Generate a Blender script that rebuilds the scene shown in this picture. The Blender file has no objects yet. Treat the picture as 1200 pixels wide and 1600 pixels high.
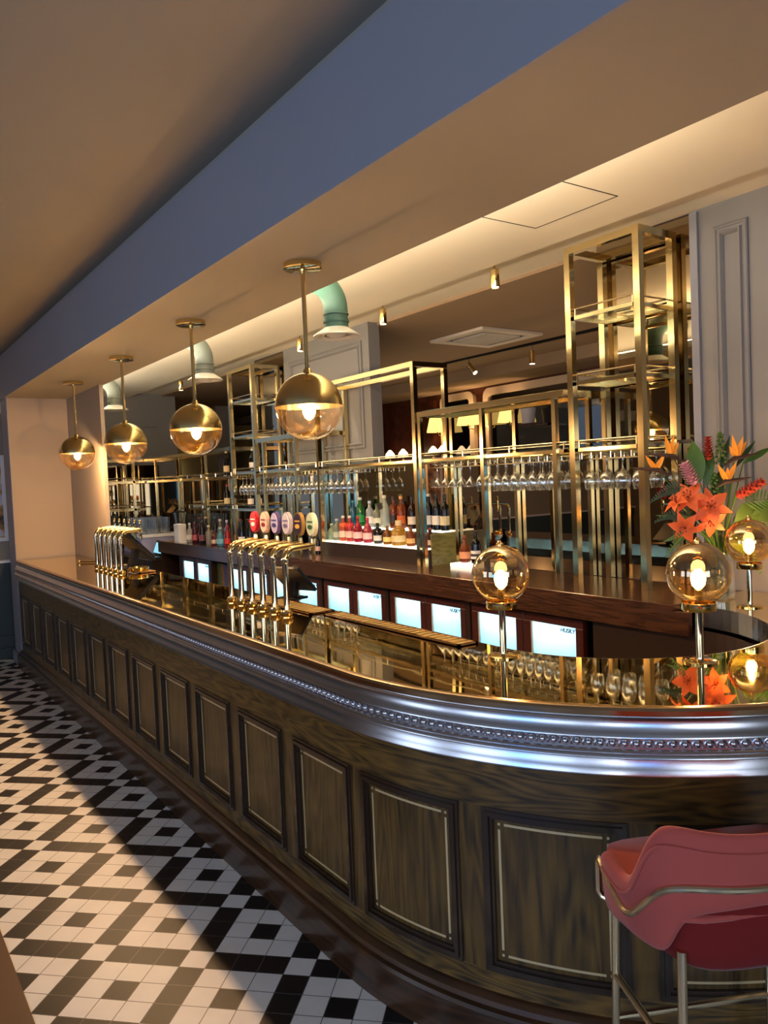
import bpy, bmesh, math, random
from mathutils import Vector, Matrix
random.seed(7)
PI = math.pi
sc = bpy.context.scene
COL = sc.collection

# ------------------------------------------------------------------ camera
cam_d = bpy.data.cameras.new('camera'); cam = bpy.data.objects.new('camera', cam_d); COL.objects.link(cam)
YAW, PIT, ROL, FPX = 0.608354, -0.0432476, -0.042272, 1215.0
F = Vector((math.sin(YAW)*math.cos(PIT), math.cos(YAW)*math.cos(PIT), math.sin(PIT)))
r0 = Vector((math.cos(YAW), -math.sin(YAW), 0)); u0 = r0.cross(F)
Rv = r0*math.cos(ROL) + u0*math.sin(ROL); Uv = -r0*math.sin(ROL) + u0*math.cos(ROL)
mw = Matrix((Rv, Uv, -F)).transposed().to_4x4(); mw.translation = Vector((0, 0, 1.76))
cam.matrix_world = mw
cam_d.sensor_width = 36; cam_d.sensor_fit = 'AUTO'; cam_d.lens = FPX/1600*36; cam_d.clip_start = .05
sc.camera = cam

# ------------------------------------------------------------------ view, world, daylight
vs = sc.view_settings
vs.view_transform = 'Standard'; vs.look = 'None'; vs.gamma = 1.0; vs.use_curve_mapping = False
vs.exposure = 0.43
W = bpy.data.worlds.new('world'); sc.world = W; W.use_nodes = True
W.node_tree.nodes['Background'].inputs[0].default_value = (.32, .42, .6, 1)
W.node_tree.nodes['Background'].inputs[1].default_value = .6
try:
    sc.cycles.max_bounces = 14; sc.cycles.transparent_max_bounces = 24; sc.cycles.glossy_bounces = 8
    sc.cycles.caustics_reflective = True; sc.cycles.blur_glossy = 0.3
except Exception: pass

DAY = (.66, .80, 1.0); WARM = (1.0, .63, .33); SOFTW = (1.0, .84, .60)
def area(name, loc, rot, sx, sy, power, col):
    l = bpy.data.lights.new(name, 'AREA'); l.shape = 'RECTANGLE'; l.size = sx; l.size_y = sy; l.energy = power; l.color = col
    o = bpy.data.objects.new(name, l); COL.objects.link(o); o.location = loc; o.rotation_euler = rot; return o
def point(name, loc, power, col, rad=.02):
    l = bpy.data.lights.new(name, 'POINT'); l.energy = power; l.color = col; l.shadow_soft_size = rad
    o = bpy.data.objects.new(name, l); COL.objects.link(o); o.location = loc; return o
def spot(name, loc, rot, power, col, ang, rad=.02, blend=.5):
    l = bpy.data.lights.new(name, 'SPOT'); l.energy = power; l.color = col; l.shadow_soft_size = rad; l.spot_size = ang; l.spot_blend = blend
    o = bpy.data.objects.new(name, l); COL.objects.link(o); o.location = loc; o.rotation_euler = rot; return o
# daylight arriving through the street windows of the left and rear walls
for yy in (-1.2, 1.4, 4.0): area('window_daylight', (-4.26, yy, 1.75), (0, -PI/2, 0), 1.7, 1.7, 26, DAY)
for xx, ww in ((-3.35, 1.1), (0.1, 1.7)): area('window_daylight', (xx, -3.26, 1.7), (PI/2, 0, 0), ww, 1.7, 36, (.82, .90, 1.0))
# led strip hidden on the ledge of the dropped soffit, washing the raised ceiling
area('cove_led', (2.16, 5.9, 2.765), (0, -math.radians(167), 0), .10, 8.4, 120, SOFTW)

# ------------------------------------------------------------------ helpers
def lin(c): return tuple((x/255/12.92 if x/255 <= .04045 else ((x/255+.055)/1.055)**2.4) for x in c)
def tag(o, label=None, cat=None, group=None, kind=None):
    if label: o['label'] = label
    if cat: o['category'] = cat
    if group: o['group'] = group
    if kind: o['kind'] = kind
    return o
def thing(name, loc, label, cat, group=None, rz=0):
    o = bpy.data.objects.new(name, None); COL.objects.link(o); o.location = loc; o.rotation_euler = (0, 0, rz)
    o.empty_display_size = .05
    return tag(o, label, cat, group)
class MB:
    def __init__(s): s.v = []; s.f = []
    def add(s, vs, fs):
        n = len(s.v); s.v += [tuple(p) for p in vs]; s.f += [tuple(i+n for i in f) for f in fs]; return s
    def box(s, x0, x1, y0, y1, z0, z1):
        return s.add([(x0,y0,z0),(x1,y0,z0),(x1,y1,z0),(x0,y1,z0),(x0,y0,z1),(x1,y0,z1),(x1,y1,z1),(x0,y1,z1)],
                     [(0,3,2,1),(4,5,6,7),(0,1,5,4),(1,2,6,5),(2,3,7,6),(3,0,4,7)])
    def tube(s, pts, r, n=10, cap=True):
        pts = [Vector(p) for p in pts]; m = len(pts); rs = r if isinstance(r, (list, tuple)) else [r]*m
        t0 = (pts[1]-pts[0]).normalized(); a = Vector((0,0,1)) if abs(t0.z) < .9 else Vector((1,0,0))
        nx = t0.cross(a).normalized(); V = []
        for i, p in enumerate(pts):
            t = (pts[min(i+1,m-1)]-pts[max(i-1,0)]).normalized()
            nx = (nx - t*nx.dot(t)).normalized(); ny = t.cross(nx)
            V += [p + (nx*math.cos(2*PI*k/n)+ny*math.sin(2*PI*k/n))*rs[i] for k in range(n)]
        Fc = [(i*n+k, i*n+(k+1)%n, (i+1)*n+(k+1)%n, (i+1)*n+k) for i in range(m-1) for k in range(n)]
        if cap: Fc += [tuple(reversed(range(n))), tuple((m-1)*n+k for k in range(n))]
        return s.add(V, Fc)
    def lathe(s, prof, o=(0,0,0), n=20, cap0=False, cap1=False):
        V = []; m = len(prof)
        for r, z in prof: V += [(o[0]+r*math.cos(2*PI*k/n), o[1]+r*math.sin(2*PI*k/n), o[2]+z) for k in range(n)]
        Fc = [(i*n+k, i*n+(k+1)%n, (i+1)*n+(k+1)%n, (i+1)*n+k) for i in range(m-1) for k in range(n)]
        if cap0: Fc.append(tuple(reversed(range(n))))
        if cap1: Fc.append(tuple((m-1)*n+k for k in range(n)))
        return s.add(V, Fc)
    def prism(s, poly, axis, a, b):
        """poly in the two other axes, extruded along axis 0/1/2 from a to b"""
        def mk(p, t): q = list(p); q.insert(axis, t); return tuple(q)
        n = len(poly)
        return s.add([mk(p, a) for p in poly]+[mk(p, b) for p in poly],
                     [tuple(range(n)), tuple(reversed(range(n, 2*n)))]+[(k, n+k, n+(k+1)%n, (k+1)%n) for k in range(n)])
    def ell(s, o, rx, ry, rz, n=12, m=8):
        V = [(o[0], o[1], o[2]-rz)]
        for i in range(1, m):
            a = -PI/2+PI*i/m
            V += [(o[0]+rx*math.cos(a)*math.cos(2*PI*k/n), o[1]+ry*math.cos(a)*math.sin(2*PI*k/n), o[2]+rz*math.sin(a)) for k in range(n)]
        V.append((o[0], o[1], o[2]+rz)); L = len(V)-1
        Fc = [(0, 1+(k+1)%n, 1+k) for k in range(n)]
        Fc += [(1+i*n+k, 1+i*n+(k+1)%n, 1+(i+1)*n+(k+1)%n, 1+(i+1)*n+k) for i in range(m-2) for k in range(n)]
        Fc += [(1+(m-2)*n+k, 1+(m-2)*n+(k+1)%n, L) for k in range(n)]
        return s.add(V, Fc)
    def grid(s, rows, close=False):
        n = len(rows[0]); V = [p for r in rows for p in r]
        Fc = [(i*n+k, i*n+(k+1)%n, (i+1)*n+(k+1)%n, (i+1)*n+k) for i in range(len(rows)-1) for k in range(n if close else n-1)]
        return s.add(V, Fc)
    def build(s, name, mat, parent=None, smooth=False, bevel=0, ang=35, local=False):
        me = bpy.data.meshes.new(name); off = Vector((0,0,0))
        if parent is not None and not local:
            p = parent
            while p is not None: off += p.location; p = p.parent
        me.from_pydata([tuple(Vector(v)-off) for v in s.v], [], s.f); me.update()
        bm = bmesh.new(); bm.from_mesh(me); bmesh.ops.recalc_face_normals(bm, faces=bm.faces); bm.to_mesh(me); bm.free()
        if smooth:
            for p in me.polygons: p.use_smooth = True
            try: me.set_sharp_from_angle(angle=math.radians(ang))
            except Exception: pass
        if mat: me.materials.append(mat)
        o = bpy.data.objects.new(name, me); COL.objects.link(o)
        if parent is not None: o.parent = parent
        if bevel:
            b = o.modifiers.new('bevel', 'BEVEL'); b.width = bevel; b.segments = 2; b.limit_method = 'ANGLE'
        return o
def copy_tree(o, parent=None):
    c = o.copy(); COL.objects.link(c); c.parent = parent
    for ch in list(o.children): copy_tree(ch, c)
    return c
ORD = ['first','second','third','fourth','fifth','sixth','seventh','eighth','ninth','tenth','eleventh','twelfth','thirteenth','fourteenth','fifteenth','sixteenth']

# ------------------------------------------------------------------ materials
def mat(name, col, rough=.5, metal=0, spec=.5, emit=None, es=0, coat=0, sheen=0, noise=None, bump=None, aniso=0):
    m = bpy.data.materials.new(name); m.use_nodes = True; nt = m.node_tree; b = nt.nodes['Principled BSDF']
    c = lin(col) if max(col) > 1.0001 else col
    b.inputs['Base Color'].default_value = (*c, 1); b.inputs['Roughness'].default_value = rough; b.inputs['Metallic'].default_value = metal
    b.inputs['Specular IOR Level'].default_value = spec
    if coat: b.inputs['Coat Weight'].default_value = coat; b.inputs['Coat Roughness'].default_value = .12
    if sheen: b.inputs['Sheen Weight'].default_value = sheen; b.inputs['Sheen Roughness'].default_value = .4
    if aniso: b.inputs['Anisotropic'].default_value = aniso
    if emit: b.inputs['Emission Color'].default_value = (*emit, 1); b.inputs['Emission Strength'].default_value = es
    if noise:   # (scale xyz, detail, amount): slight tone variation
        tc = nt.nodes.new('ShaderNodeTexCoord'); mp = nt.nodes.new('ShaderNodeMapping'); mp.inputs['Scale'].default_value = noise[0]
        nz = nt.nodes.new('ShaderNodeTexNoise'); nz.inputs['Scale'].default_value = 1; nz.inputs['Detail'].default_value = noise[1]
        mx = nt.nodes.new('ShaderNodeMix'); mx.data_type = 'RGBA'
        mx.inputs[6].default_value = (*[x*(1-noise[2]) for x in c], 1); mx.inputs[7].default_value = (*[min(1, x*(1+noise[2])) for x in c], 1)
        nt.links.new(tc.outputs['Object'], mp.inputs[0]); nt.links.new(mp.outputs[0], nz.inputs['Vector'])
        nt.links.new(nz.outputs[0], mx.inputs[0]); nt.links.new(mx.outputs[2], b.inputs['Base Color'])
    if bump:    # (scale xyz, detail, strength, distance)
        tc = nt.nodes.new('ShaderNodeTexCoord'); mp = nt.nodes.new('ShaderNodeMapping'); mp.inputs['Scale'].default_value = bump[0]
        nz = nt.nodes.new('ShaderNodeTexNoise'); nz.inputs['Scale'].default_value = 1; nz.inputs['Detail'].default_value = bump[1]
        bp = nt.nodes.new('ShaderNodeBump'); bp.inputs['Strength'].default_value = bump[2]; bp.inputs['Distance'].default_value = bump[3]
        nt.links.new(tc.outputs['Object'], mp.inputs[0]); nt.links.new(mp.outputs[0], nz.inputs['Vector'])
        nt.links.new(nz.outputs[0], bp.inputs['Height']); nt.links.new(bp.outputs[0], b.inputs['Normal'])
    return m
def wood(name, dark, light, scale, rough=.35, rings=75.0, coat=.25, fine=5.0, fig=.13):
    """figured grain: contour lines of a stretched noise give cathedral figure, a finer noise gives the pores"""
    m = bpy.data.materials.new(name); m.use_nodes = True; nt = m.node_tree; b = nt.nodes['Principled BSDF']; L = nt.links.new
    tc = nt.nodes.new('ShaderNodeTexCoord')
    def nz(sc_, det):
        mp = nt.nodes.new('ShaderNodeMapping'); mp.inputs['Scale'].default_value = sc_; n = nt.nodes.new('ShaderNodeTexNoise')
        n.inputs['Scale'].default_value = 1; n.inputs['Detail'].default_value = det; L(tc.outputs['Object'], mp.inputs[0]); L(mp.outputs[0], n.inputs['Vector']); return n.outputs[0]
    def mth(op, a, k, c=None):
        n = nt.nodes.new('ShaderNodeMath'); n.operation = op; L(a, n.inputs[0])
        if k is not None: n.inputs[1].default_value = k
        if c is not None: L(c, n.inputs[2])
        return n.outputs[0]
    g = mth('SINE', mth('MULTIPLY', nz(scale, 1.5), rings), None)
    f = nz(tuple(x*fine for x in scale), 5)
    v = mth('MULTIPLY_ADD', g, fig, mth('MULTIPLY', f, 1.0))
    rp = nt.nodes.new('ShaderNodeValToRGB'); rp.color_ramp.elements[0].color = (*lin(dark), 1); rp.color_ramp.elements[1].color = (*lin(light), 1)
    rp.color_ramp.elements[0].position = .22; rp.color_ramp.elements[1].position = .80
    L(v, rp.inputs[0]); L(rp.outputs[0], b.inputs['Base Color'])
    b.inputs['Roughness'].default_value = rough; b.inputs['Coat Weight'].default_value = coat; b.inputs['Coat Roughness'].default_value = .15
    return m
def glass(name, tint=(1,1,1), facing=.25, edge=.9, mirror=0.0, gcol=(1,1,1), rough=.0):
    """thin glazing: clear transmission with reflections that strengthen towards grazing"""
    m = bpy.data.materials.new(name); m.use_nodes = True; nt = m.node_tree; nt.nodes.clear()
    o = nt.nodes.new('ShaderNodeOutputMaterial'); t = nt.nodes.new('ShaderNodeBsdfTransparent'); g = nt.nodes.new('ShaderNodeBsdfGlossy')
    t.inputs[0].default_value = (*tint, 1); g.inputs[0].default_value = (*gcol, 1); g.inputs['Roughness'].default_value = rough
    lw = nt.nodes.new('ShaderNodeLayerWeight'); lw.inputs[0].default_value = facing
    mr = nt.nodes.new('ShaderNodeMapRange'); mr.inputs['To Min'].default_value = mirror+.02; mr.inputs['To Max'].default_value = edge
    mx = nt.nodes.new('ShaderNodeMixShader')
    nt.links.new(lw.outputs['Facing'], mr.inputs[0]); nt.links.new(mr.outputs[0], mx.inputs[0])
    nt.links.new(t.outputs[0], mx.inputs[1]); nt.links.new(g.outputs[0], mx.inputs[2]); nt.links.new(mx.outputs[0], o.inputs[0])
    return m
def glow(name, col, s):
    m = bpy.data.materials.new(name); m.use_nodes = True; nt = m.node_tree; nt.nodes.clear()
    o = nt.nodes.new('ShaderNodeOutputMaterial'); e = nt.nodes.new('ShaderNodeEmission'); e.inputs[0].default_value = (*col, 1); e.inputs[1].default_value = s
    nt.links.new(e.outputs[0], o.inputs[0]); return m

M = {}
M['brass'] = mat('polished_brass', (.80, .60, .27), .10, 1)
M['brass_frame'] = mat('aged_brass_frame', (.66, .54, .30), .14, 1, bump=((3,3,1.2), 1, .05, .02))
M['brass_dome'] = mat('brass_dome', (.60, .47, .21), .22, 1)
M['brass_top'] = mat('brass_mirror_top', (.92, .71, .32), .025, 1, bump=((2.2,2.2,2.2), 2, .035, .03))
M['bright'] = mat('bright_brass', (.92,.80,.58), .16, 1)
M['pewter'] = mat('pewter', (.52, .53, .58), .25, 1, noise=((7,7,3), 3, .12))
M['steel'] = mat('stainless_steel', (.62, .62, .63), .22, 1)
M['chrome'] = mat('chrome', (.75, .68, .55), .06, 1)
M['oak'] = wood('dark_oak_vertical', (38,26,9), (102,74,26), (9,9,.9), .38, fig=.12)
M['oak_h'] = wood('dark_oak_horizontal', (40,28,10), (110,80,30), (1.5,1.5,12), .38, fig=.15)
M['plinth'] = wood('stained_plinth', (40,24,14), (74,46,26), (.8,.8,9), .28, coat=.4)
M['moulding'] = mat('ebonised_moulding', (44,30,20), .26, coat=.4)
M['inlay'] = mat('brass_inlay', (.72, .58, .33), .38, .6)
M['backwood'] = wood('walnut_worktop', (42,25,16), (74,46,31), (9,.8,12), .22, coat=.4)
M['cabinet'] = mat('dark_cabinet', (36,22,18), .4)
M['cooler'] = mat('cooler_frame', (62,26,24), .35, coat=.2)
def frosted():
    m = bpy.data.materials.new('frosted_glass'); m.use_nodes = True; nt = m.node_tree; nt.nodes.clear(); L = nt.links.new
    o = nt.nodes.new('ShaderNodeOutputMaterial'); t = nt.nodes.new('ShaderNodeBsdfTranslucent'); g = nt.nodes.new('ShaderNodeBsdfGlossy'); d = nt.nodes.new('ShaderNodeBsdfTransparent')
    t.inputs[0].default_value = (.80,.93,.97,1); g.inputs['Roughness'].default_value = .08; d.inputs[0].default_value = (.7,.85,.9,1)
    a = nt.nodes.new('ShaderNodeMixShader'); a.inputs[0].default_value = .72; b = nt.nodes.new('ShaderNodeMixShader'); b.inputs[0].default_value = .05
    L(d.outputs[0], a.inputs[1]); L(t.outputs[0], a.inputs[2]); L(a.outputs[0], b.inputs[1]); L(g.outputs[0], b.inputs[2]); L(b.outputs[0], o.inputs[0]); return m
M['coolglass'] = frosted()
M['liner'] = mat('cooler_liner', (206,226,232), .5)
M['black'] = mat('black_plastic', (10,10,11), .45, spec=.3)
M['ink'] = mat('black_print', (20,20,24), .5)
M['taupe'] = mat('taupe_wall_paint', (146,135,122), .6, spec=.3, noise=((2,2,2), 4, .03))
M['greywall'] = mat('grey_panelling_paint', (122,122,123), .5, spec=.3)
M['bluegrey'] = mat('daylight_tinted_paint', (132,135,145), .6, spec=.25, noise=((2,2,2), 4, .03))  # blue of the window daylight is put into this paint colour
M['ceil'] = mat('taupe_ceiling_paint', (142,139,132), .75, spec=.2, noise=((1.5,1.5,1.5), 4, .03))
M['cream'] = mat('cream_ceiling_paint', (222,214,196), .7, spec=.2)
M['brownceil'] = mat('brown_ceiling_paint', (150,128,104), .8, spec=.2)
M['teal'] = mat('dark_teal_panelling', (46,58,58), .5)
M['mahog'] = wood('mahogany', (58,26,14), (98,48,26), (4,4,.8), .35)
M['mirror'] = mat('bronze_mirror', (.36, .29, .20), .015, 1)
M['darkmirror'] = mat('dark_mirror', (.22, .21, .20), .03, 1)
M['glass'] = glass('clear_glass', (.97,.98,.97), .35, .85, .03)
M['stem'] = glass('stemware_glass', (.93,.93,.91), .5, 1.0, .12)
M['shelfglass'] = glass('shelf_glass', (.90,.96,.93), .2, .8, .05)
M['globe'] = glass('pendant_glass', (.98,.90,.80), .25, .75, .03, (1,.9,.75))
M['amberglobe'] = glass('amber_globe', (.97,.80,.55), .3, .8, .05, (1,.85,.6))
M['smokeglobe'] = glass('smoked_amber_glass', (.62,.50,.36), .3, .85, .18, (1,.85,.62))
M['bulb'] = glow('bulb_glow', (1.0, .62, .24), 28)
M['bulbglass'] = glass('bulb_glass', (1,.93,.8), .2, .6, .02)
M['white'] = mat('white_plastic', (228,226,230), .4)
M['litwhite'] = mat('lit_acrylic', (240,238,225), .3, emit=(1.0,.95,.80), es=1.1)
M['green_lit_wood'] = wood('green_lit_riser_wood', (96,92,44), (136,128,66), (2,2,9), .4)  # green light falling on the riser end is put into the wood colour
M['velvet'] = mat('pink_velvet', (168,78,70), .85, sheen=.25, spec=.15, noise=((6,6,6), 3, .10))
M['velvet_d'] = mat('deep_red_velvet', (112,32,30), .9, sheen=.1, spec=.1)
M['gilt'] = mat('champagne_gold', (.76, .66, .46), .24, 1)
M['vent'] = mat('sage_green_pipe', (64,94,84), .5, spec=.3)
M['ventgrey'] = mat('grey_green_pipe', (92,100,96), .5, spec=.3)
M['silver'] = mat('silver_paint', (190,190,186), .4, .3)
M['led'] = glow('spot_lens', (1, .85, .6), 14)
M['shade'] = glow('lit_lampshade', (1.0, .62, .16), 1.5)
M['flame'] = glow('lit_opal_shade', (1.0, .72, .40), 3.2)
M['screen'] = glow('till_screen', (.25, .58, .72), 1.0)
M['slot'] = mat('shadow_slot', (26,24,22), .7)

# floor: black and white tiles laid on the diagonal, blocks of nine with a black centre, black strips between
def floor_mat():
    m = bpy.data.materials.new('patterned_tiles'); m.use_nodes = True; nt = m.node_tree; b = nt.nodes['Principled BSDF']; N = nt.nodes.new; L = nt.links.new
    def math_(op, a, c=None):
        n = N('ShaderNodeMath'); n.operation = op
        for i, x in enumerate((a, c)):
            if x is None: continue
            if isinstance(x, (int, float)): n.inputs[i].default_value = x
            else: L(x, n.inputs[i])
        return n.outputs[0]
    tc = N('ShaderNodeTexCoord'); sp = N('ShaderNodeSeparateXYZ'); L(tc.outputs['Object'], sp.inputs[0])
    t = .0996*math.sqrt(2)
    X = math_('SUBTRACT', sp.outputs[0], .986); Y = math_('SUBTRACT', sp.outputs[1], 3.601)
    U = math_('ADD', math_('DIVIDE', math_('ADD', X, Y), t), 401.5); V = math_('ADD', math_('DIVIDE', math_('SUBTRACT', X, Y), t), 401.5)
    i = math_('MODULO', math_('FLOOR', U), 4.0); j = math_('MODULO', math_('FLOOR', V), 4.0)
    eq = lambda a, k: math_('COMPARE', a, k)
    def E(a, k):
        n = N('ShaderNodeMath'); n.operation = 'COMPARE'; L(a, n.inputs[0]); n.inputs[1].default_value = k; n.inputs[2].default_value = .2; return n.outputs[0]
    i3, j3 = E(i, 3), E(j, 3); i1, j1 = E(i, 1), E(j, 1)
    black = math_('MAXIMUM', math_('MULTIPLY', i1, j1), math_('ABSOLUTE', math_('SUBTRACT', i3, j3)))
    fu = math_('ABSOLUTE', math_('SUBTRACT', math_('FRACT', U), .5)); fv = math_('ABSOLUTE', math_('SUBTRACT', math_('FRACT', V), .5))
    gr = math_('GREATER_THAN', math_('MAXIMUM', fu, fv), .484)
    nz = N('ShaderNodeTexNoise'); nz.inputs['Scale'].default_value = 9; nz.inputs['Detail'].default_value = 5; L(tc.outputs['Object'], nz.inputs['Vector'])
    def mix(f, a, c):
        n = N('ShaderNodeMix'); n.data_type = 'RGBA'; L(f, n.inputs[0])
        for k, x in ((6, a), (7, c)):
            if isinstance(x, tuple): n.inputs[k].default_value = (*x, 1)
            else: L(x, n.inputs[k])
        return n.outputs[2]
    white = mix(nz.outputs[0], lin((208,206,200)), lin((228,226,220)))
    col = mix(black, white, lin((24,23,24))); col = mix(gr, col, lin((92,86,80)))
    L(col, b.inputs['Base Color']); b.inputs['Roughness'].default_value = .42; b.inputs['Specular IOR Level'].default_value = .4
    return m
M['tiles'] = floor_mat()

def S(name, mb, m, **k):
    o = mb.build(name, m, **k); o['kind'] = 'structure'; return o

# ------------------------------------------------------------------ setting
XS, XF_ = 1.40, 2.05       # soffit faces
XW = 3.90                  # back bar wall
S('floor', MB().box(.425, 8, -3.2, 15, -.1, 0).box(-4.2, .425, 6.6, 15, -.1, 0), M['tiles'])
S('floor.001', MB().box(-4.2, .425, -3.2, 6.6, -.1, .002), mat('brown_quarry_floor', (84,58,40), .45, noise=((3,3,3), 4, .15)))
S('ceiling', MB().box(-4.3, XS+.05, -3.3, 9.3, 3.2, 3.3), M['ceil'])
S('trim_1', MB().box(XS, XS+.012, -3.3, 8.95, 2.73, 3.145), M['bluegrey'])                      # downstand fascia
S('ceiling.001', MB().box(XS+.012, XF_, -3.3, 8.95, 2.73, 3.145).box(XS+.04, XF_, -3.3, 8.95, 3.145, 3.2), M['ceil'])                    # dropped soffit over the counter
S('ceiling.002', MB().box(XF_, 3.5, -3.3, 11.6, 3.085, 3.3).box(3.5, 4.0, -3.3, 11.6, 3.145, 3.3), M['cream'])
S('ceiling.003', MB().box(4.0, 8.2, -.5, 15.2, 3.12, 3.3), M['brownceil'])
S('wall_left', MB().box(-4.4, -4.2, -3.3, 9.4, 0, .9).box(-4.4, -4.2, -3.3, 9.4, 2.6, 3.3)
  .box(-4.4, -4.2, -3.3, -2.05, .9, 2.6).box(-4.4, -4.2, -.35, .55, .9, 2.6).box(-4.4, -4.2, 2.25, 3.15, .9, 2.6).box(-4.4, -4.2, 4.85, 9.4, .9, 2.6), M['taupe'])
S('wall_rear', MB().box(-4.3, 4.0, -3.4, -3.2, 0, .85).box(-4.3, 4.0, -3.4, -3.2, 2.55, 3.3)
  .box(-4.3, -3.9, -3.4, -3.2, .85, 2.55).box(-2.8, -.75, -3.4, -3.2, .85, 2.55).box(.95, 4.0, -3.4, -3.2, .85, 2.55), M['teal'])
def window(n, y0, y1, z0, z1, axis):
    fr = MB(); pn = MB()
    def bx(mb, a0, a1, b0, b1, w):
        if axis == 0: mb.box(-4.32-w, -4.32+w, a0, a1, b0, b1)
        else: mb.box(a0, a1, -3.32-w, -3.32+w, b0, b1)
    for a0, a1, b0, b1 in ((y0,y1,z0,z0+.06),(y0,y1,z1-.06,z1),(y0,y0+.06,z0,z1),(y1-.06,y1,z0,z1),((y0+y1)/2-.025,(y0+y1)/2+.025,z0,z1),(y0,y1,z0+1.1,z0+1.15)): bx(fr, a0, a1, b0, b1, .03)
    bx(pn, y0, y1, z0, z1, .003)
    o = S('window_%d' % n, fr, M['white']); p = pn.build('pane', M['glass'], o)
for k, yc in enumerate((-1.2, 1.4, 4.0)): window(k+1, yc-.85, yc+.85, .9, 2.6, 0)
for k, (xc, hw) in enumerate(((-3.35, .55), (.1, .85))): window(k+4, xc-hw, xc+hw, .85, 2.55, 1)
# end wall of the niche, its column face and the short return
S('wall_end', MB().box(1.43, 2.04, 8.62, 8.95, 0, 2.73), M['taupe'])
S('wall_end.001', MB().box(1.42, 1.43, 8.60, 8.95, 0, 2.73).box(1.43, 1.46, 8.60, 8.62, 0, .9), M['bluegrey'])  # column side, its blue daylight tint carried by the colour
S('wall_end.002', MB().box(2.0, 2.035, 7.36, 8.62, 0, 2.73), M['taupe'])
S('baseboard_end', MB().box(1.395, 1.42, 8.59, 8.97, 0, .12), M['bluegrey'])
# room end seen past the column: teal wainscot, pale rail, wall
S('wall_far', MB().box(-4.3, 2.0, 9.2, 9.3, 1.05, 3.2), M['taupe'])
wf = S('wall_far.001', MB().box(-4.3, 1.9, 9.14, 9.3, 0, 1.03).box(-4.3, 1.9, 9.125, 9.14, .90, 1.03).box(-4.3, 1.9, 9.125, 9.14, .12, .25)
  .box(1.18, 1.30, 9.125, 9.14, .25, .9).box(.2, .32, 9.125, 9.14, .25, .9), M['teal'])
S('trim_2', MB().box(-4.3, 1.9, 9.10, 9.3, 1.03, 1.055), M['white'])
S('baseboard_far', MB().box(-4.3, 1.9, 9.10, 9.14, 0, .12), M['teal'])
S('trim_3', MB().box(-4.3, 1.9, 9.06, 9.2, 2.62, 2.74).box(-4.3, 1.9, 9.02, 9.2, 2.74, 2.80), M['cream'])
# bar room's far end and right wall with grey panelled pilasters
S('wall_far.002', MB().box(2.0, 4.2, 11.4, 11.5, 0, 3.2), M['greywall'])
S('trim_4', MB().box(2.0, 3.9, 11.37, 11.4, 2.66, 2.69), M['greywall'])
S('wall_right', MB().box(XW, 4.02, 2.54, 11.4, 0, 1.90), M['cabinet'])
S('wall_right.001', MB().box(XW, 4.02, -3.2, 2.54, 0, 3.145), M['greywall'])
S('wall_right.002', MB().box(XW, 4.02, 5.73, 7.33, 1.90, 3.145), M['greywall'])
S('wall_right.003', MB().box(XW+.02, 4.02, 2.54, 3.21, 1.90, 3.145).box(XW+.02, 4.02, 7.33, 8.06, 1.90, 3.145), M['cabinet'])
S('trim_5', MB().box(XW-.02, XW+.03, 2.50, 2.545, 1.1, 3.13), M['bluegrey'])
def ring_profile(mb, y0, y1, z0, z1, prof, x):
    """mitred frame on a wall facing -x: prof is (inset, height) from the outer edge inwards"""
    rows = []
    for i, h in prof: rows.append([(x-h, y0+i, z0+i), (x-h, y1-i, z0+i), (x-h, y1-i, z1-i), (x-h, y0+i, z1-i)])
    mb.grid(rows, close=True)
def panel_moulding(mb, y0, y1, z0, z1, x=XW): ring_profile(mb, y0, y1, z0, z1, [(0,-.002),(0,.012),(.006,.018),(.016,.020),(.022,.012),(.030,.010),(.036,.024),(.044,.026),(.050,.016),(.056,.004),(.056,-.002)], x)
mb = MB(); panel_moulding(mb, 2.22, 2.41, 1.25, 3.02); panel_moulding(mb, 1.30, 2.05, 1.25, 3.02); panel_moulding(mb, .2, 1.1, 1.25, 3.02)
S('trim_6', mb, M['greywall'])
mb = MB(); panel_moulding(mb, 5.84, 7.2, 2.04, 3.0)
S('trim_7', mb, M['greywall'])
# bronze mirror lining: low band along the whole bar, tall panels behind the two towers
S('trim_8', MB().box(XW-.006, XW, 2.545, 6.06, 1.09, 1.885).box(XW-.006, XW, 6.09, 11.39, 1.09, 1.885), M['mirror'])
S('trim_16', MB().box(2.05, XW-.01, 11.39, 11.4, .9, 2.10), M['mirror'])
S('trim_9', MB().box(XW+.008, XW+.02, 2.55, 3.20, 1.90, 3.13), M['mirror'])
S('trim_10', MB().box(XW+.008, XW+.02, 7.34, 8.05, 1.90, 3.13), M['mirror'])
S('trim_11', MB().box(XW-.03, XW+.14, 2.55, 11.39, 1.885, 1.905), M['cabinet'])
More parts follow.
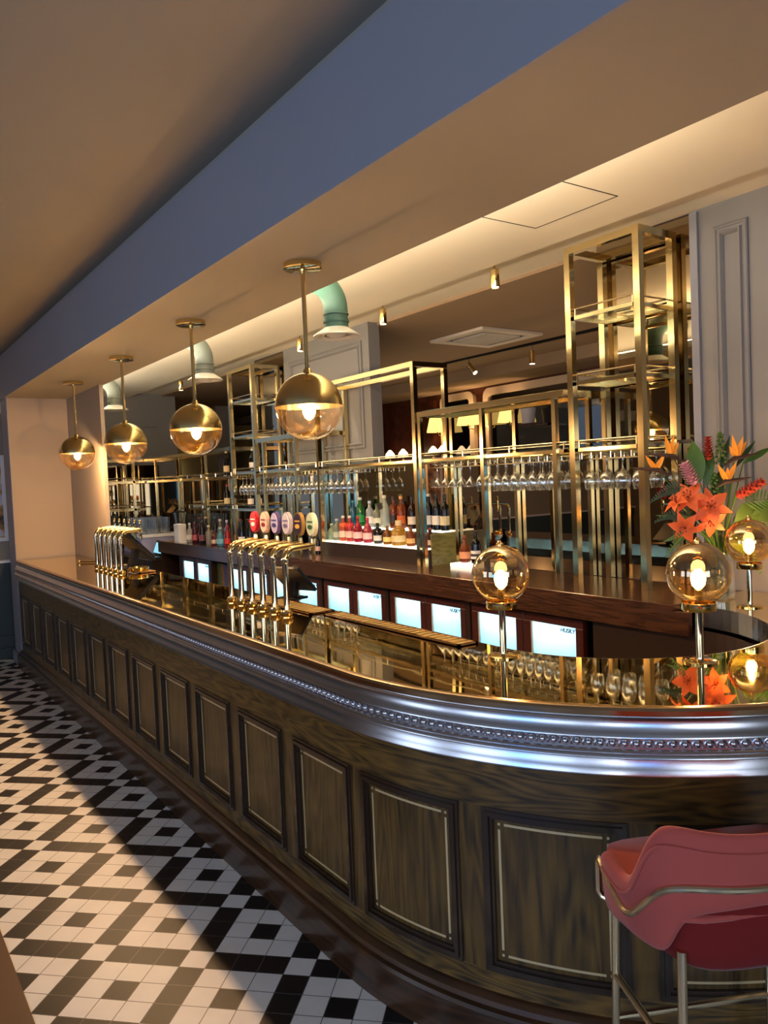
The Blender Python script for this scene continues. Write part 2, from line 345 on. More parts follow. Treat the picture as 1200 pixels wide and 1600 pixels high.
# room beyond the openings over the back bar
S('wall_beyond', MB().box(7.5, 7.6, -.5, 15, 0, 3.3), M['mahog'])
S('wall_beyond.001', MB().box(3.9, 7.6, 15, 15.1, 0, 3.3), mat('olive_wall', (150,136,88), .7))
S('wall_beyond.002', MB().box(4.0, 7.6, -.6, -.5, 0, 3.3), M['taupe'])
S('wall_beyond.003', MB().box(2.0, 4.1, 11.5, 15, 0, 3.3), M['greywall'])
S('floor.002', MB().box(4.02, 7.6, -.5, 15, 0, .003), mat('dark_boards', (60,40,28), .4))
S('trim_12', MB().box(6.75, 7.5, -.4, 14.9, 2.98, 3.12), M['brownceil'])
S('trim_13', MB().box(5.35, 5.6, 12.6, 15, 0, 3.12), M['greywall'])
S('door_1', MB().box(4.5, 5.3, 14.95, 15.0, 0, 2.9), M['mahog'])
S('trim_14', MB().box(7.46, 7.5, 3.0, 14.9, 3.0, 2.90).box(7.42, 7.5, 9.2, 9.4, .4, 2.9).box(7.40, 7.5, 10.2, 11.0, .4, 2.9), M['mahog'])
# ceiling hatch over the bar
hm = MB()
for a in ((2.70,3.19,2.47,2.476),(2.70,3.19,3.014,3.02),(2.70,2.706,2.47,3.02),(3.184,3.19,2.47,3.02)): hm.box(a[0], a[1], a[2], a[3], 3.0835, 3.085)
S('trim_15', hm, M['slot'])

# ------------------------------------------------------------------ bar counter: straight run then a sweeping round end
RC, CX, CY, SB, Y0 = 1.39, 2.82, 2.34, 6.25, 8.59
def pt(s, d, z):
    if s <= SB: return (CX-RC-d, Y0-s, z)
    th = PI+(s-SB)/RC; r = RC+d
    return (CX+r*math.cos(th), CY+r*math.sin(th), z)
S_END = SB + RC*(math.acos((XW-.03-CX)/(RC+.07))*-1 + PI) - 0.0
S_END = SB + RC*(PI - math.acos(min(1, (XW-.03-CX)/(RC+.07))))
def srange(s0, s1, ds=.045):
    out = [s0]
    if s0 < SB < s1: out += [SB]; a = SB
    else: a = s0
    if s1 > SB:
        n = max(1, math.ceil((s1-a)/ds)); out += [a+(s1-a)*k/n for k in range(1, n+1)]
    else: out.append(s1)
    return out
def sweep(mb, prof, s0, s1, ds=.045):
    rows = [[pt(s, d, z) for d, z in prof] for s in srange(s0, s1, ds)]
    n = len(prof); b = len(mb.v); mb.grid(rows, close=True)
    mb.f.append(tuple(b+k for k in range(n))); e = b+(len(rows)-1)*n; mb.f.append(tuple(e+k for k in reversed(range(n))))
def cbox(mb, s0, s1, d0, d1, z0, z1): sweep(mb, [(d0,z0),(d1,z0),(d1,z1),(d0,z1)], s0, s1)
bar = thing('bar_counter', (1.43, 5.4, 0), 'long dark oak panelled bar with pewter edge and mirror brass top, curving at the right', 'bar counter')
ZT = 1.087
# mirror-polished top as paired strips of outer and inner edge
pairs = [((CX-RC-.005, 8.6), (1.99, 8.6)), ((CX-RC-.005, 7.37), (1.99, 7.37)), ((CX-RC-.005, 7.35), (2.06, 7.35))]
for k in range(1, 13):
    y = 7.35+(2.34-7.35)*k/12; yi = 7.35+(2.2-7.35)*k/12; pairs.append(((CX-RC-.005, y), (2.06, yi)))
th_end = PI+(S_END-SB)/RC
ICX, ICY, IR = 2.70, 2.20, .64
def inner(a): return (ICX+IR*math.cos(a), ICY+IR*math.sin(a))
for k in range(1, 61):
    th = PI+(th_end-PI)*k/60; pairs.append(((CX+(RC+.005)*math.cos(th), CY+(RC+.005)*math.sin(th)), inner(PI+PI*k/60)))
ye = pairs[-1][0][1]
for k in range(1, 6): pairs.append(((XW-.012, ye+(2.28-ye)*k/5), (3.34, 2.2+.08*k/5)))
mb = MB(); rows = [[(o[0],o[1],ZT-.03),(o[0],o[1],ZT),(i[0],i[1],ZT),(i[0],i[1],ZT-.03)] for o, i in pairs]
b0 = len(mb.v); mb.grid(rows, close=True); mb.f.append((0,1,2,3)); e = (len(rows)-1)*4; mb.f.append((e+3,e+2,e+1,e))
mb.build('counter_top', M['brass_top'], bar)
mb = MB(); sweep(mb, [(-.01,ZT-.030),(.012,ZT-.030),(.017,ZT-.025),(.018,ZT-.010),(.013,ZT-.002),(.0,ZT+.002),(-.01,ZT)], 0.0, S_END)
mb.build('edge_bead', mat('bronze_edge', (.50,.36,.22), .18, 1), bar, smooth=True)
zb = ZT-.022   # pewter apron below the bead
prof = [(-.02,zb),(.016,zb),(.018,zb-.006),(.013,zb-.011),(.012,zb-.020),(.015,zb-.035),(.021,zb-.049),(.028,zb-.057),(.029,zb-.062),(.024,zb-.064),(.025,zb-.094),(.031,zb-.096),(.034,zb-.101),(.031,zb-.106),(.036,zb-.110),(.038,zb-.117),(.033,zb-.121),(.034,zb-.128),(.039,zb-.146),(.046,zb-.160),(.046,zb-.164),(-.02,zb-.164)]
mb = MB(); sweep(mb, prof, 0.0, S_END); mb.build('pewter_apron', M['pewter'], bar, smooth=True, ang=50)
mb = MB(); s = .03; step = .032
while s < S_END-.03:
    c = Vector(pt(s, .0235, zb-.079)); t = (Vector(pt(s+.01, .030, 0))-Vector(pt(s-.01, .030, 0))).normalized(); nrm = Vector((-t.y, t.x, 0)); nrm = nrm if True else nrm
    out = (Vector(pt(s, .06, 0))-Vector(pt(s, .03, 0))).normalized()
    near = s > 4.0
    n_, m_ = (8, 6) if near else (6, 4)
    V = []; Fs = []
    # egg
    b = len(mb.v)
    for i in range(m_+1):
        a = PI*i/m_
        for k in range(n_//2+1):
            ph = PI*k/(n_//2)
            V.append(c + t*(.0100*math.sin(a)*math.cos(ph)) + out*(.011*math.sin(a)*math.sin(ph)) + Vector((0,0,.0122*math.cos(a))))
    w = n_//2+1
    Fs = [(i*w+k, i*w+k+1, (i+1)*w+k+1, (i+1)*w+k) for i in range(m_) for k in range(w-1)]
    mb.add(V, Fs)
    if near:   # arch round the egg
        mb.tube([c+t*(.0150*math.cos(a))+out*.003+Vector((0,0,.0150*math.sin(a)-.002)) for a in [PI*q/7 for q in range(-1,9)]], .0024, 5)
    s += step
mb.build('egg_and_dart_moulding', M['pewter'], bar, smooth=True, ang=60)
# oak body
mb = MB(); cbox(mb, 0.02, S_END, -.05, -.006, 0, zb-.13); mb.build('body', M['oak'], bar)
mb = MB(); sweep(mb, [(-.02,0),(.055,0),(.055,.125),(.048,.135),(.034,.14),(.030,.155),(.018,.165),(.004,.172),(-.02,.172)], .0, S_END)
mb.build('plinth', M['plinth'], bar, smooth=True, ang=30)
PZ0, PZ1, PW, PITCH = .238, .750, .425, .522
cs = [Y0-2.535-PITCH*k for k in range(0, 12)]+[Y0-2.535+.49+.505*k for k in range(0, 12)]   # panel centres along the front
cs = [c for c in sorted(cs) if .2 < c < S_END-.25]
rl = MB()
edges = [.02]+[x for c in cs for x in (c-PW/2, c+PW/2)]+[S_END]
for a, b in zip(edges[0::2], edges[1::2]):
    st = MB(); cbox(st, a, b, -.006, .006, PZ0, PZ1); st.build('stile', M['oak'], bar)
cbox(rl, .02, S_END, -.006, .006, PZ1, zb-.13); cbox(rl, .02, S_END, -.006, .006, .15, PZ0)
rl.build('rails', M['oak_h'], bar)
for c in cs:
    p = MB(); cbox(p, c-PW/2+.03, c+PW/2-.03, -.008, -.002, PZ0+.03, PZ1-.03)
    po = p.build('front_panel', M['oak'], bar)
    mo = MB()
    def ring(mb, a0, a1, z0, z1, w, d0, d1):
        cbox(mb, a0, a1, d0, d1, z0, z0+w); cbox(mb, a0, a1, d0, d1, z1-w, z1); cbox(mb, a0, a0+w, d0, d1, z0+w, z1-w); cbox(mb, a1-w, a1, d0, d1, z0+w, z1-w)
    a0, a1 = c-PW/2, c+PW/2
    ring(mo, a0, a1, PZ0, PZ1, .012, -.006, .013); ring(mo, a0+.012, a1-.012, PZ0+.012, PZ1-.012, .012, -.006, .019); ring(mo, a0+.024, a1-.024, PZ0+.024, PZ1-.024, .010, -.006, .010)
    mo.build('panel_moulding', M['moulding'], po)
    il = MB(); g = .048; w = .0075; q0, q1, z0, z1 = a0+g, a1-g, PZ0+g, PZ1-g; e = .020
    for x0, x1, zz0, zz1 in ((q0+e,q1-e,z0,z0+w),(q0+e,q1-e,z1-w,z1),(q0,q0+w,z0+e,z1-e),(q1-w,q1,z0+e,z1-e),(q0,q0+w,z0,z0+w),(q1-w,q1,z0,z0+w),(q0,q0+w,z1-w,z1),(q1-w,q1,z1-w,z1)):
        cbox(il, x0, x1, -.003, -.0008, zz0, zz1)
    il.build('panel_inlay', M['inlay'], po)
# inner carcass and the steel lip of the return seen from inside
mb = MB(); ins = [(2.09, 7.3), (2.09, 2.2)]+[(ICX+(IR-.03)*math.cos(PI+PI*k/30), ICY+(IR-.03)*math.sin(PI+PI*k/30)) for k in range(1, 31)]
mb.grid([[(x,y,0),(x,y,ZT-.11)] for x, y in ins]); mb.build('inner_carcass', M['cabinet'], bar)
mb = MB(); lip = [(2.062, 7.3), (2.062, 2.2)]+[inner(PI+PI*k/40) for k in range(1, 41)]
rows = []
for k, (x, y) in enumerate(lip):
    dx, dy = ((1, 0) if k < 2 else ((ICX-x)/IR, (ICY-y)/IR)); rows.append([(x,y,ZT-.10),(x+dx*.004,y+dy*.004,ZT-.10),(x+dx*.004,y+dy*.004,ZT),(x,y,ZT)])
mb.grid(rows, close=True); mb.build('inner_lip', M['steel'], bar)

# slotted trays let along the inner edge
def tray(y0, y1, x0, x1, label):
    t = thing('drip_tray', ((x0+x1)/2, (y0+y1)/2, ZT), label, 'drip tray', 'brass drip trays on the counter')
    m = MB()
    for a in ((x0,x1,y0,y0+.012),(x0,x1,y1-.012,y1),(x0,x0+.012,y0,y1),(x1-.012,x1,y0,y1)): m.box(*a, ZT, ZT+.010)
    m.box(x0, x1, y0, y1, ZT, ZT+.004); m.build('tray', mat('copper_brass', (.82,.50,.26), .15, 1), t)
    g = MB(); n = int((y1-y0)/.045)
    for k in range(n): yy = y0+.02+k*(y1-y0-.04)/n; g.box(x0+.012, x1-.012, yy, yy+.020, ZT+.006, ZT+.009)
    MB().box(x0+.012, x1-.012, y0+.012, y1-.012, ZT+.004, ZT+.0048).build('tray_well', M['brass_frame'], t)
    g.build('grille', mat('satin_brass_slats', (.95,.78,.42), .34, 1), t)
tray(2.32, 3.36, 1.945, 2.045, 'long brass slotted drip tray between the bent taps and the round end of the bar')
tray(3.42, 4.25, 1.90, 2.045, 'brass slotted drip tray under the six taps with oval badges')
tray(6.15, 7.0, 1.90, 2.045, 'brass slotted drip tray under the far row of taps')

# ------------------------------------------------------------------ back counter and bottle coolers
XB = 3.27
bc = thing('back_counter', (3.6, 6.0, 0), 'dark walnut back counter along the mirrored wall, behind the bar', 'counter')
MB().box(XB, XW-.01, 2.285, 9.75, ZT-.03, ZT).build('worktop', M['backwood'], bc, bevel=.003)
MB().box(XB, XB+.03, 2.2, 9.75, .945, ZT-.03).build('fascia', M['backwood'], bc)
mb = MB()
for y in (2.80, 3.855, 4.78, 5.76, 6.72, 7.70, 8.18, 9.13): mb.box(XB+.05, XW-.02, y-.02, y+.02, 0, .945)
mb.box(XW-.05, XW-.02, 2.3, 9.7, 0, .945); mb.build('upright', M['cabinet'], bc)
MB().box(XB+.04, XB+.055, 2.10, 2.79, 0, .945).build('end_panel', M['cabinet'], bc)
MB().box(XB+.03, XW-.02, 9.73, 9.75, 0, ZT-.03).build('side_panel', M['cabinet'], bc)
def text_mesh(txt, size, shear=.3):
    cu = bpy.data.curves.new('txt', 'FONT'); cu.body = txt; cu.size = size; cu.extrude = .0006; cu.shear = shear; cu.align_x = 'RIGHT'; cu.offset = .0012
    o = bpy.data.objects.new('txt', cu); COL.objects.link(o); dg = bpy.context.evaluated_depsgraph_get()
    me = bpy.data.meshes.new_from_object(o.evaluated_get(dg)); bpy.data.objects.remove(o); return me
TXT = text_mesh('HUSKY', .034)
def cooler(ya, yb, label):
    """two-door under-counter cooler; ya > yb (ya is the left end)"""
    t = thing('bottle_cooler', (3.6, (ya+yb)/2, .03), label, 'bottle cooler', 'lit bottle coolers under the back counter')
    a0, b0 = ya-.005, yb+.005
    MB().box(3.36, XW-.06, b0, a0, .915, .935).box(3.36, XW-.06, b0, a0, .03, .06).box(3.36, XW-.06, b0, b0+.02, .06, .915).box(3.36, XW-.06, a0-.02, a0, .06, .915).box(XW-.08, XW-.06, b0+.02, a0-.02, .06, .915).build('cabinet', M['black'], t)
    MB().box(3.37, XW-.08, b0+.02, b0+.026, .06, .915).box(3.37, XW-.08, a0-.026, a0-.02, .06, .915).box(XW-.09, XW-.08, b0+.026, a0-.026, .06, .915).box(3.37, XW-.09, b0+.026, a0-.026, .06, .066).box(3.37, XW-.09, b0+.026, a0-.026, .909, .915).build('liner', M['liner'], t)
    for zz in (.36, .64): MB().box(3.42, XW-.10, b0+.03, a0-.03, zz, zz+.008).build('wire_shelf', M['silver'], t)
    area('cooler_light', (3.44, (ya+yb)/2, .90), (0, math.radians(12), 0), .05, abs(ya-yb)-.12, 3.4, (.60, .86, 1.0))
    ym = (ya+yb)/2
    for k, (a, b) in enumerate(((ya-.01, ym+.006), (ym-.006, yb+.01))):
        fr = MB(); w = .055
        for q in ((b,a,.08,.08+w),(b,a,.925-w*.9,.925),(b,b+w,.08+w,.925-w*.9),(a-w,a,.08+w,.925-w*.9)): fr.box(3.325, 3.358, *q)
        d = fr.build('door', M['cooler'], t, bevel=.003)
        MB().box(3.338, 3.346, b+w, a-w, .08+w, .925-w*.9).build('glass_pane', M['coolglass'], d)
        g = MB(); g.box(3.329, 3.337, a-w-.012, a-w, .08+w, .925-w*.9); g.build('seal', M['silver'], d)
        if k == 1:
            o = bpy.data.objects.new('brand_lettering', TXT); COL.objects.link(o); o.parent = d
            if not TXT.materials: TXT.materials.append(M['ink'])
            o.matrix_local = Matrix.Translation(Vector((3.3350, b+w+.015, .84))-t.location) @ Matrix(((0,0,-1,0),(-1,0,0,0),(0,1,0,0),(0,0,0,1)))
cooler(3.835, 2.885, 'glowing two-door bottle cooler nearest the round end of the bar, behind the left counter lamp')
cooler(4.755, 3.875, 'glowing two-door bottle cooler, second from the round end of the bar')
cooler(5.73, 4.80, 'glowing two-door bottle cooler just right of the badge taps')
cooler(6.70, 5.78, 'glowing two-door bottle cooler partly hidden behind the badge taps and the dark till')
cooler(7.68, 6.75, 'glowing two-door bottle cooler mostly hidden behind the bent badge taps')
cooler(9.11, 8.20, 'glowing two-door bottle cooler at the far end, left of the coloured cartons')
for k, (y, c, d) in enumerate(((8.10,(70,96,60),'green'),(8.00,(120,86,40),'tan'),(7.92,(58,70,130),'blue'),(7.83,(150,44,40),'red'),(7.75,(186,140,40),'yellow'))):
    o = MB().box(3.38, 3.66, y-.042, y+.042, .60, .90).build('drinks_carton', mat('carton_'+d, c, .6, noise=((30,30,30), 2, .5)), bevel=.003)
    tag(o, '%s drinks carton on the shelf between two coolers at the far end' % d, 'carton', 'cartons between the coolers')
cs_ = MB().box(3.36, 3.85, 7.71, 8.16, .57, .598).build('carton_shelf', M['cabinet']); tag(cs_, 'dark shelf board carrying the drinks cartons between the coolers', 'shelf')

# ------------------------------------------------------------------ brass shelving
X0, X1 = 3.55, 3.885
def posts(t, ys, z1, w=.04, xs=(X0, X1), zb_=ZT):
    for y in ys:
        for x in xs:
            xx0 = x if x == X0 else x-w
            MB().box(xx0, xx0+w, y-w/2, y+w/2, zb_, z1).build('post', M['brass_frame'], t)
def hoop(t, ya, yb, z, w, nm='top_frame', h=None):
    h = h or w; m = MB()
    m.box(X0, X0+w, yb-w/2, ya+w/2, z-h, z); m.box(X1-w, X1, yb-w/2, ya+w/2, z-h, z)
    m.box(X0+w, X1-w, ya-w/2, ya+w/2, z-h, z); m.box(X0+w, X1-w, yb-w/2, yb+w/2, z-h, z)
    return m.build(nm, M['brass_frame'], t)
def shelf(t, ya, yb, z, rod=True, glass_=True, w=.016, ht=.02):
    """z is the underside; slim brass tray frame with glass, and a gallery rod above it"""
    m = MB()
    m.box(X0+.012, X0+.012+w, yb, ya, z, z+ht); m.box(X1-.012-w, X1-.012, yb, ya, z, z+ht)
    m.box(X0+.012, X1-.012, ya-w, ya, z, z+ht); m.box(X0+.012, X1-.012, yb, yb+w, z, z+ht)
    f = m.build('shelf_frame', M['brass_frame'], t)
    if glass_: MB().box(X0+.02, X1-.02, yb+.005, ya-.005, z+ht, z+ht+.008).build('glass_shelf', M['shelfglass'], t)
    if rod:
        g = MB(); zr = z+.062
        g.tube([(X0+.02, yb, zr), (X0+.02, ya, zr)], .0055, 8); g.tube([(X1-.02, yb, zr), (X1-.02, ya, zr)], .0055, 8)
        for q in (ya-.02, yb+.02): g.tube([(X0+.02, q, zr), (X1-.02, q, zr)], .0055, 8)
        n = max(1, int((ya-yb)/.45))
        for k in range(n+1):
            yy = yb+.02+(ya-yb-.04)*k/n; g.tube([(X0+.02, yy, z+.02), (X0+.02, yy, zr)], .005, 6)
        g.build('gallery_rail', M['bright'], t)
def rack(t, ya, yb, z):
    g = MB()
    for x in (X0+.05, X0+.11, X0+.20, X0+.26): g.tube([(x, yb, z), (x, ya, z)], .004, 6)
    n = int((ya-yb)/.07)
    for k in range(n+1):
        yy = yb+(ya-yb)*k/n; g.tube([(X0+.05, yy, z), (X0+.05, yy, z+.035)], .0035, 5); g.tube([(X0+.26, yy, z), (X0+.26, yy, z+.035)], .0035, 5)
        g.tube([(X0+.05, yy, z+.035), (X0+.26, yy, z+.035)], .0035, 5)
    g.build('glass_hanger', M['bright'], t)
def unit(name, ya, yb, label): return thing(name, ((X0+X1)/2, (ya+yb)/2, ZT), label, 'shelving unit', 'brass shelving frames on the back counter')
def tower(ya, yb, ztop, label):
    t = unit('shelf_tower', ya, yb, label); posts(t, (ya-.02, yb+.02), ztop-.04); hoop(t, ya-.02, yb+.02, ztop, .04)
    for z in (2.635, 2.255, 1.868): shelf(t, ya-.04, yb+.04, z)
    rack(t, ya-.05, yb+.05, 1.822); return t
tower(3.15, 2.63, 3.055, 'tall brass shelf tower at the right, beside the flowers')
tower(8.01, 7.40, 3.0, 'tall brass shelf tower at the left, behind the third pendant')
t = unit('display_shelving', 4.62, 3.19, 'low brass shelf frame hung with glasses, joining the right tower')
posts(t, (3.27, 3.92, 4.60), 2.20, .03); hoop(t, 4.60, 3.205, 2.24, .035, h=.04); shelf(t, 4.62, 3.19, 1.868)
MB().box(X0+.03, X1-.03, 3.2, 4.58, 2.24, 2.248).build('top_glass', M['shelfglass'], t)
rack(t, 4.56, 3.30, 1.822)
t = unit('display_shelving', 6.14, 4.64, 'open brass frame above the lit bottle display, right of the nearest pendant')
posts(t, (4.665, 6.115), 2.585, .038); hoop(t, 6.115, 4.665, 2.625, .038); shelf(t, 6.09, 4.69, 1.868, glass_=True)
rack(t, 6.08, 5.66, 1.822)
t = unit('display_shelving', 7.36, 6.16, 'low brass shelf frame hung with glasses, behind the badge taps')
posts(t, (6.53, 7.22), 2.18, .03); hoop(t, 7.36, 6.18, 2.22, .035, h=.04); shelf(t, 7.36, 6.16, 1.868); rack(t, 7.30, 6.22, 1.822)
MB().box(X0+.03, X1-.03, 6.2, 7.34, 2.22, 2.228).build('top_glass', M['shelfglass'], t)
t = unit('display_shelving', 11.2, 8.05, 'long low brass shelf frame at the far left end of the back bar')
posts(t, (8.78, 9.62, 10.55), 2.14, .03); hoop(t, 11.2, 8.05, 2.18, .035, h=.04); shelf(t, 11.2, 8.04, 1.84); shelf(t, 9.4, 8.04, 1.47)
t2 = [o for o in COL.objects if o.get('label','').startswith('tall brass shelf tower at the left')][0]
shelf(t2, 7.97, 7.44, 1.47)
t = thing('display_shelving', (3.2, 11.2, ZT), 'short brass shelf frame along the far end wall, beyond the globe pendants', 'shelving unit', 'brass shelving frames on the back counter')
m = MB()
for x in (2.55, 2.95, 3.38):
    MB().box(x, x+.035, 11.0, 11.035, .881 if x > 3.15 else 0, 2.14).build('post', M['brass_frame'], t)
    MB().box(x, x+.03, 11.34, 11.37, .881 if x > 3.15 else 0, 2.14).build('post', M['brass_frame'], t)
for z in (2.14, 1.84, 1.45):
    m = MB().box(2.4, 3.545, 11.0, 11.035, z, z+.035).box(2.4, 3.545, 11.34, 11.37, z, z+.035); m.build('shelf_frame', M['brass_frame'], t)
    MB().box(2.4, 3.545, 11.035, 11.34, z+.02, z+.028).build('glass_shelf', M['shelfglass'], t)
    MB().tube([(2.4,11.01,z+.075),(3.545,11.01,z+.075)], .0055, 8).build('gallery_rail', M['bright'], t)

# ------------------------------------------------------------------ stemware hanging from the racks
def glass_proto(kind):
    if kind == 'martini': pr = [(.038,0),(.036,.003),(.006,.008),(.0042,.02),(.0042,.10),(.008,.108),(.055,.172),(.0545,.173)]
    elif kind == 'goblet': pr = [(.037,0),(.035,.003),(.006,.008),(.004,.02),(.004,.085),(.012,.094),(.032,.112),(.042,.14),(.043,.165),(.036,.205),(.0355,.206)]
    elif kind == 'flute': pr = [(.032,0),(.03,.003),(.006,.008),(.004,.02),(.004,.07),(.010,.08),(.022,.115),(.027,.15),(.026,.215),(.0255,.216)]
    else: pr = [(.035,0),(.033,.003),(.006,.008),(.004,.02),(.004,.085),(.010,.093),(.029,.115),(.036,.145),(.034,.175),(.029,.205),(.0285,.206)]
    me = MB().lathe([(r, -z) for r, z in pr], n=14, cap0=True).build('g', M['stem'], smooth=True, ang=80); d = me.data; bpy.data.objects.remove(me); return d
GD = {k: glass_proto(k) for k in ('martini', 'goblet', 'flute', 'wine')}
def hang(ys, rows, kind, where, group, z=1.848):
    for ri, x in enumerate(rows):
        for i, y in enumerate(ys):
            o = bpy.data.objects.new({'martini':'martini_glass','flute':'champagne_flute'}.get(kind, 'wine_glass'), GD[kind]); COL.objects.link(o)
            o.location = (x, y, z); o.rotation_euler = (0, 0, random.random()*6)
            nm = {'martini':'martini glass','flute':'slim tall glass','goblet':'round-bowled wine glass','wine':'stemmed wine glass'}[kind]
            row = ['front', 'back'][ri] if len(rows) > 1 else 'single'
            tag(o, '%s %s from the left, %s row, %s' % (ORD[i], nm, row, where), 'glass', group)
RX = (X0+.08, X0+.23)
lin_ = lambda a, b, n: [a+(b-a)*k/(n-1) for k in range(n)]
hang(lin_(4.50, 4.13, 5), RX[:1], 'martini', 'left half of the low right frame', 'martini glasses over the riser')
hang(lin_(4.02, 3.36, 9), RX, 'wine', 'low frame by the right tower', 'wine glasses on the right low frame')
hang(lin_(3.06, 2.72, 4), RX, 'goblet', 'hung in the right tall tower', 'goblets on the right tower')
hang(lin_(6.02, 5.70, 4), RX[:1], 'wine', 'above the glowing bottle riser', 'wine glasses over the bottle display')
hang(lin_(7.26, 6.26, 12), RX, 'wine', 'rack behind the badge taps', 'wine glasses behind the badge taps')
hang(lin_(7.90, 7.50, 5), RX, 'goblet', 'hung in the left tall tower', 'goblets on the left tower')

# ------------------------------------------------------------------ lit bottle riser
rs = thing('bottle_riser', (3.75, 5.4, ZT), 'stepped dark wood bottle riser with glowing white treads', 'riser')
MB().box(3.585, 3.735, 4.60, 6.16, ZT, 1.207).build('lower_step', M['cabinet'], rs)
MB().box(3.735, XW-.012, 4.60, 6.16, ZT, 1.327).build('upper_step', M['cabinet'], rs)
MB().box(3.583, 3.735, 4.60, 6.16, 1.207, 1.217).build('lower_tread', M['litwhite'], rs)
MB().box(3.733, XW-.012, 4.60, 6.16, 1.327, 1.337).build('upper_tread', M['litwhite'], rs)
MB().box(3.62, XW-.012, 4.588, 4.6, ZT, 1.325).build('end_board', M['green_lit_wood'], rs)

# ------------------------------------------------------------------ bottles
BP = {  # unit profiles: (radius factor, height factor); the third item is where the body glass ends and the neck starts
 'spirit': [(.9,0),(1,.02),(1,.58),(.92,.66),(.5,.74),(.36,.80),(.36,.92)],
 'round': [(.8,0),(.95,.02),(1,.25),(.95,.5),(.7,.64),(.34,.74),(.30,.92)],
 'wine': [(.9,0),(1,.015),(1,.58),(.9,.66),(.45,.75),(.36,.80),(.36,.94)],
 'square': [(.95,0),(1,.02),(1,.66),(.85,.72),(.4,.76),(.36,.82),(.36,.92)],
 'shaker': [(.86,0),(1,.02),(1.02,.3),(.95,.6),(.75,.72),(.42,.80),(.40,.92)],
 'decanter': [(.95,0),(1,.02),(1,.56),(.8,.66),(.4,.70),(.34,.76),(.38,.80)],
}
_mc = {}
def cmat(c, kind):
    k = (c, kind)
    if k not in _mc:
        if kind == 'liq':
            m = mat('bottle_glass', c, .06, spec=.6, coat=.6); b = m.node_tree.nodes['Principled BSDF']; b.inputs['Transmission Weight'].default_value = .55; b.inputs['IOR'].default_value = 1.2
        else: m = mat('bottle_paper' if kind == 'lab' else 'bottle_cap', c, .45)
        _mc[k] = m
    return _mc[k]
def bottle(x, y, z, h, shape, col, cap, lab, label, r=None, lz=(.15,.40), group=None, tagc=None):
    r = r or {'wine':.037,'square':.036,'round':.042,'decanter':.06,'spirit':.036,'shaker':.038}[shape]
    t = thing('bottle', (x, y, z), label, 'bottle', group)
    pr = [(a*r, b*h) for a, b in BP[shape]]; n = 16
    body = MB().lathe(pr, n=n, cap0=True, cap1=True)
    if shape in ('square', 'decanter'): body.v = [(p[0]*(1.0 if abs(p[0]) < abs(p[1]) else 1.0), p[1], p[2]) for p in body.v]
    body.build('bottle_body', cmat(col, 'liq'), t, smooth=True, local=True)
    top = pr[-1]
    MB().lathe([(top[0]*1.12, top[1]-.012*h), (top[0]*1.15, h*.985), (top[0]*.9, h)], n=12, cap0=True, cap1=True).build('bottle_cap', cmat(cap, 'cap'), t, smooth=True, local=True)
    if lab:
        rr = r*1.012; z0, z1 = lz[0]*h, lz[1]*h; a0, a1 = PI*.55, PI*1.62   # label on the side facing the room
        m = MB(); N = 12
        m.grid([[((rr+q)*math.cos(a0+(a1-a0)*k/N), (rr+q)*math.sin(a0+(a1-a0)*k/N), zz) for q, zz in ((0,z0),(.0012,z0),(.0012,z1),(0,z1))] for k in range(N+1)], close=True)
        lo = m.build('bottle_label', cmat(lab, 'lab'), t, smooth=True, local=True)
        if tagc:
            m = MB(); zz0, zz1 = z0+(z1-z0)*.3, z0+(z1-z0)*.62
            m.grid([[((rr+q)*math.cos(a0+.5+(a1-a0-1)*k/N), (rr+q)*math.sin(a0+.5+(a1-a0-1)*k/N), zz) for q, zz in ((.0013,zz0),(.002,zz0),(.002,zz1),(.0013,zz1))] for k in range(N+1)], close=True)
            m.build('label_band', cmat(tagc, 'lab'), lo, smooth=True, local=True)
    return t
W_ = (226,220,206); K_ = (22,18,18)
G1, G2 = 'bottles on the lower glowing tread', 'bottles on the upper glowing tread'
st1 = 1.218; st2 = 1.338
for a in (
 (3.66,6.10,st1,.150,'round',(168,190,160),(200,214,180),None,'small pale green bottle with green cap, leftmost on the lower glowing tread'),
 (3.66,6.01,st1,.195,'spirit',(150,160,140),(190,190,188),(170,180,160),'clear gin bottle with silver cap beside the orange bottle'),
 (3.66,5.90,st1,.225,'square',(216,92,52),(226,214,206),(230,196,178),'orange bottle with pale cap on the lower glowing tread'),
 (3.66,5.79,st1,.227,'square',(206,58,56),(228,216,210),(226,186,172),'coral red bottle with white cap, right of the orange bottle'),
 (3.66,5.66,st1,.224,'round',(176,34,54),(170,40,50),(232,190,190),'crimson bottle with red stopper on the lower glowing tread'),
 (3.66,5.51,st1,.215,'round',(200,70,92),(180,60,70),(236,190,188),'round rose pink bottle with pale band on the lower glowing tread'),
 (3.66,5.36,st1,.172,'square',K_,K_,(214,206,200),'squat black bottle with white label, right of the rose pink bottle'),
 (3.66,5.22,st1,.150,'spirit',(146,92,20),(120,80,30),(216,192,112),'small amber bottle with yellow label left of the wide decanter'),
 (3.66,5.06,st1,.200,'decanter',(206,160,60),(220,196,150),(220,200,150),'wide golden decanter bottle with big stopper on the lower tread'),
 (3.66,4.90,st1,.155,'spirit',(150,80,26),(110,70,40),(204,160,96),'small amber bottle with tan label right of the golden decanter'),
 (3.66,4.74,st1,.19,'wine',(56,16,14),(40,14,12),(210,170,150),'dark red bottle on the lower tread just right of the brass post'),
 (3.66,4.655,st1,.15,'wine',(70,24,14),(150,60,40),(206,180,150),'small dark bottle at the right end of the lower tread')):
    bottle(*a, group=G1)
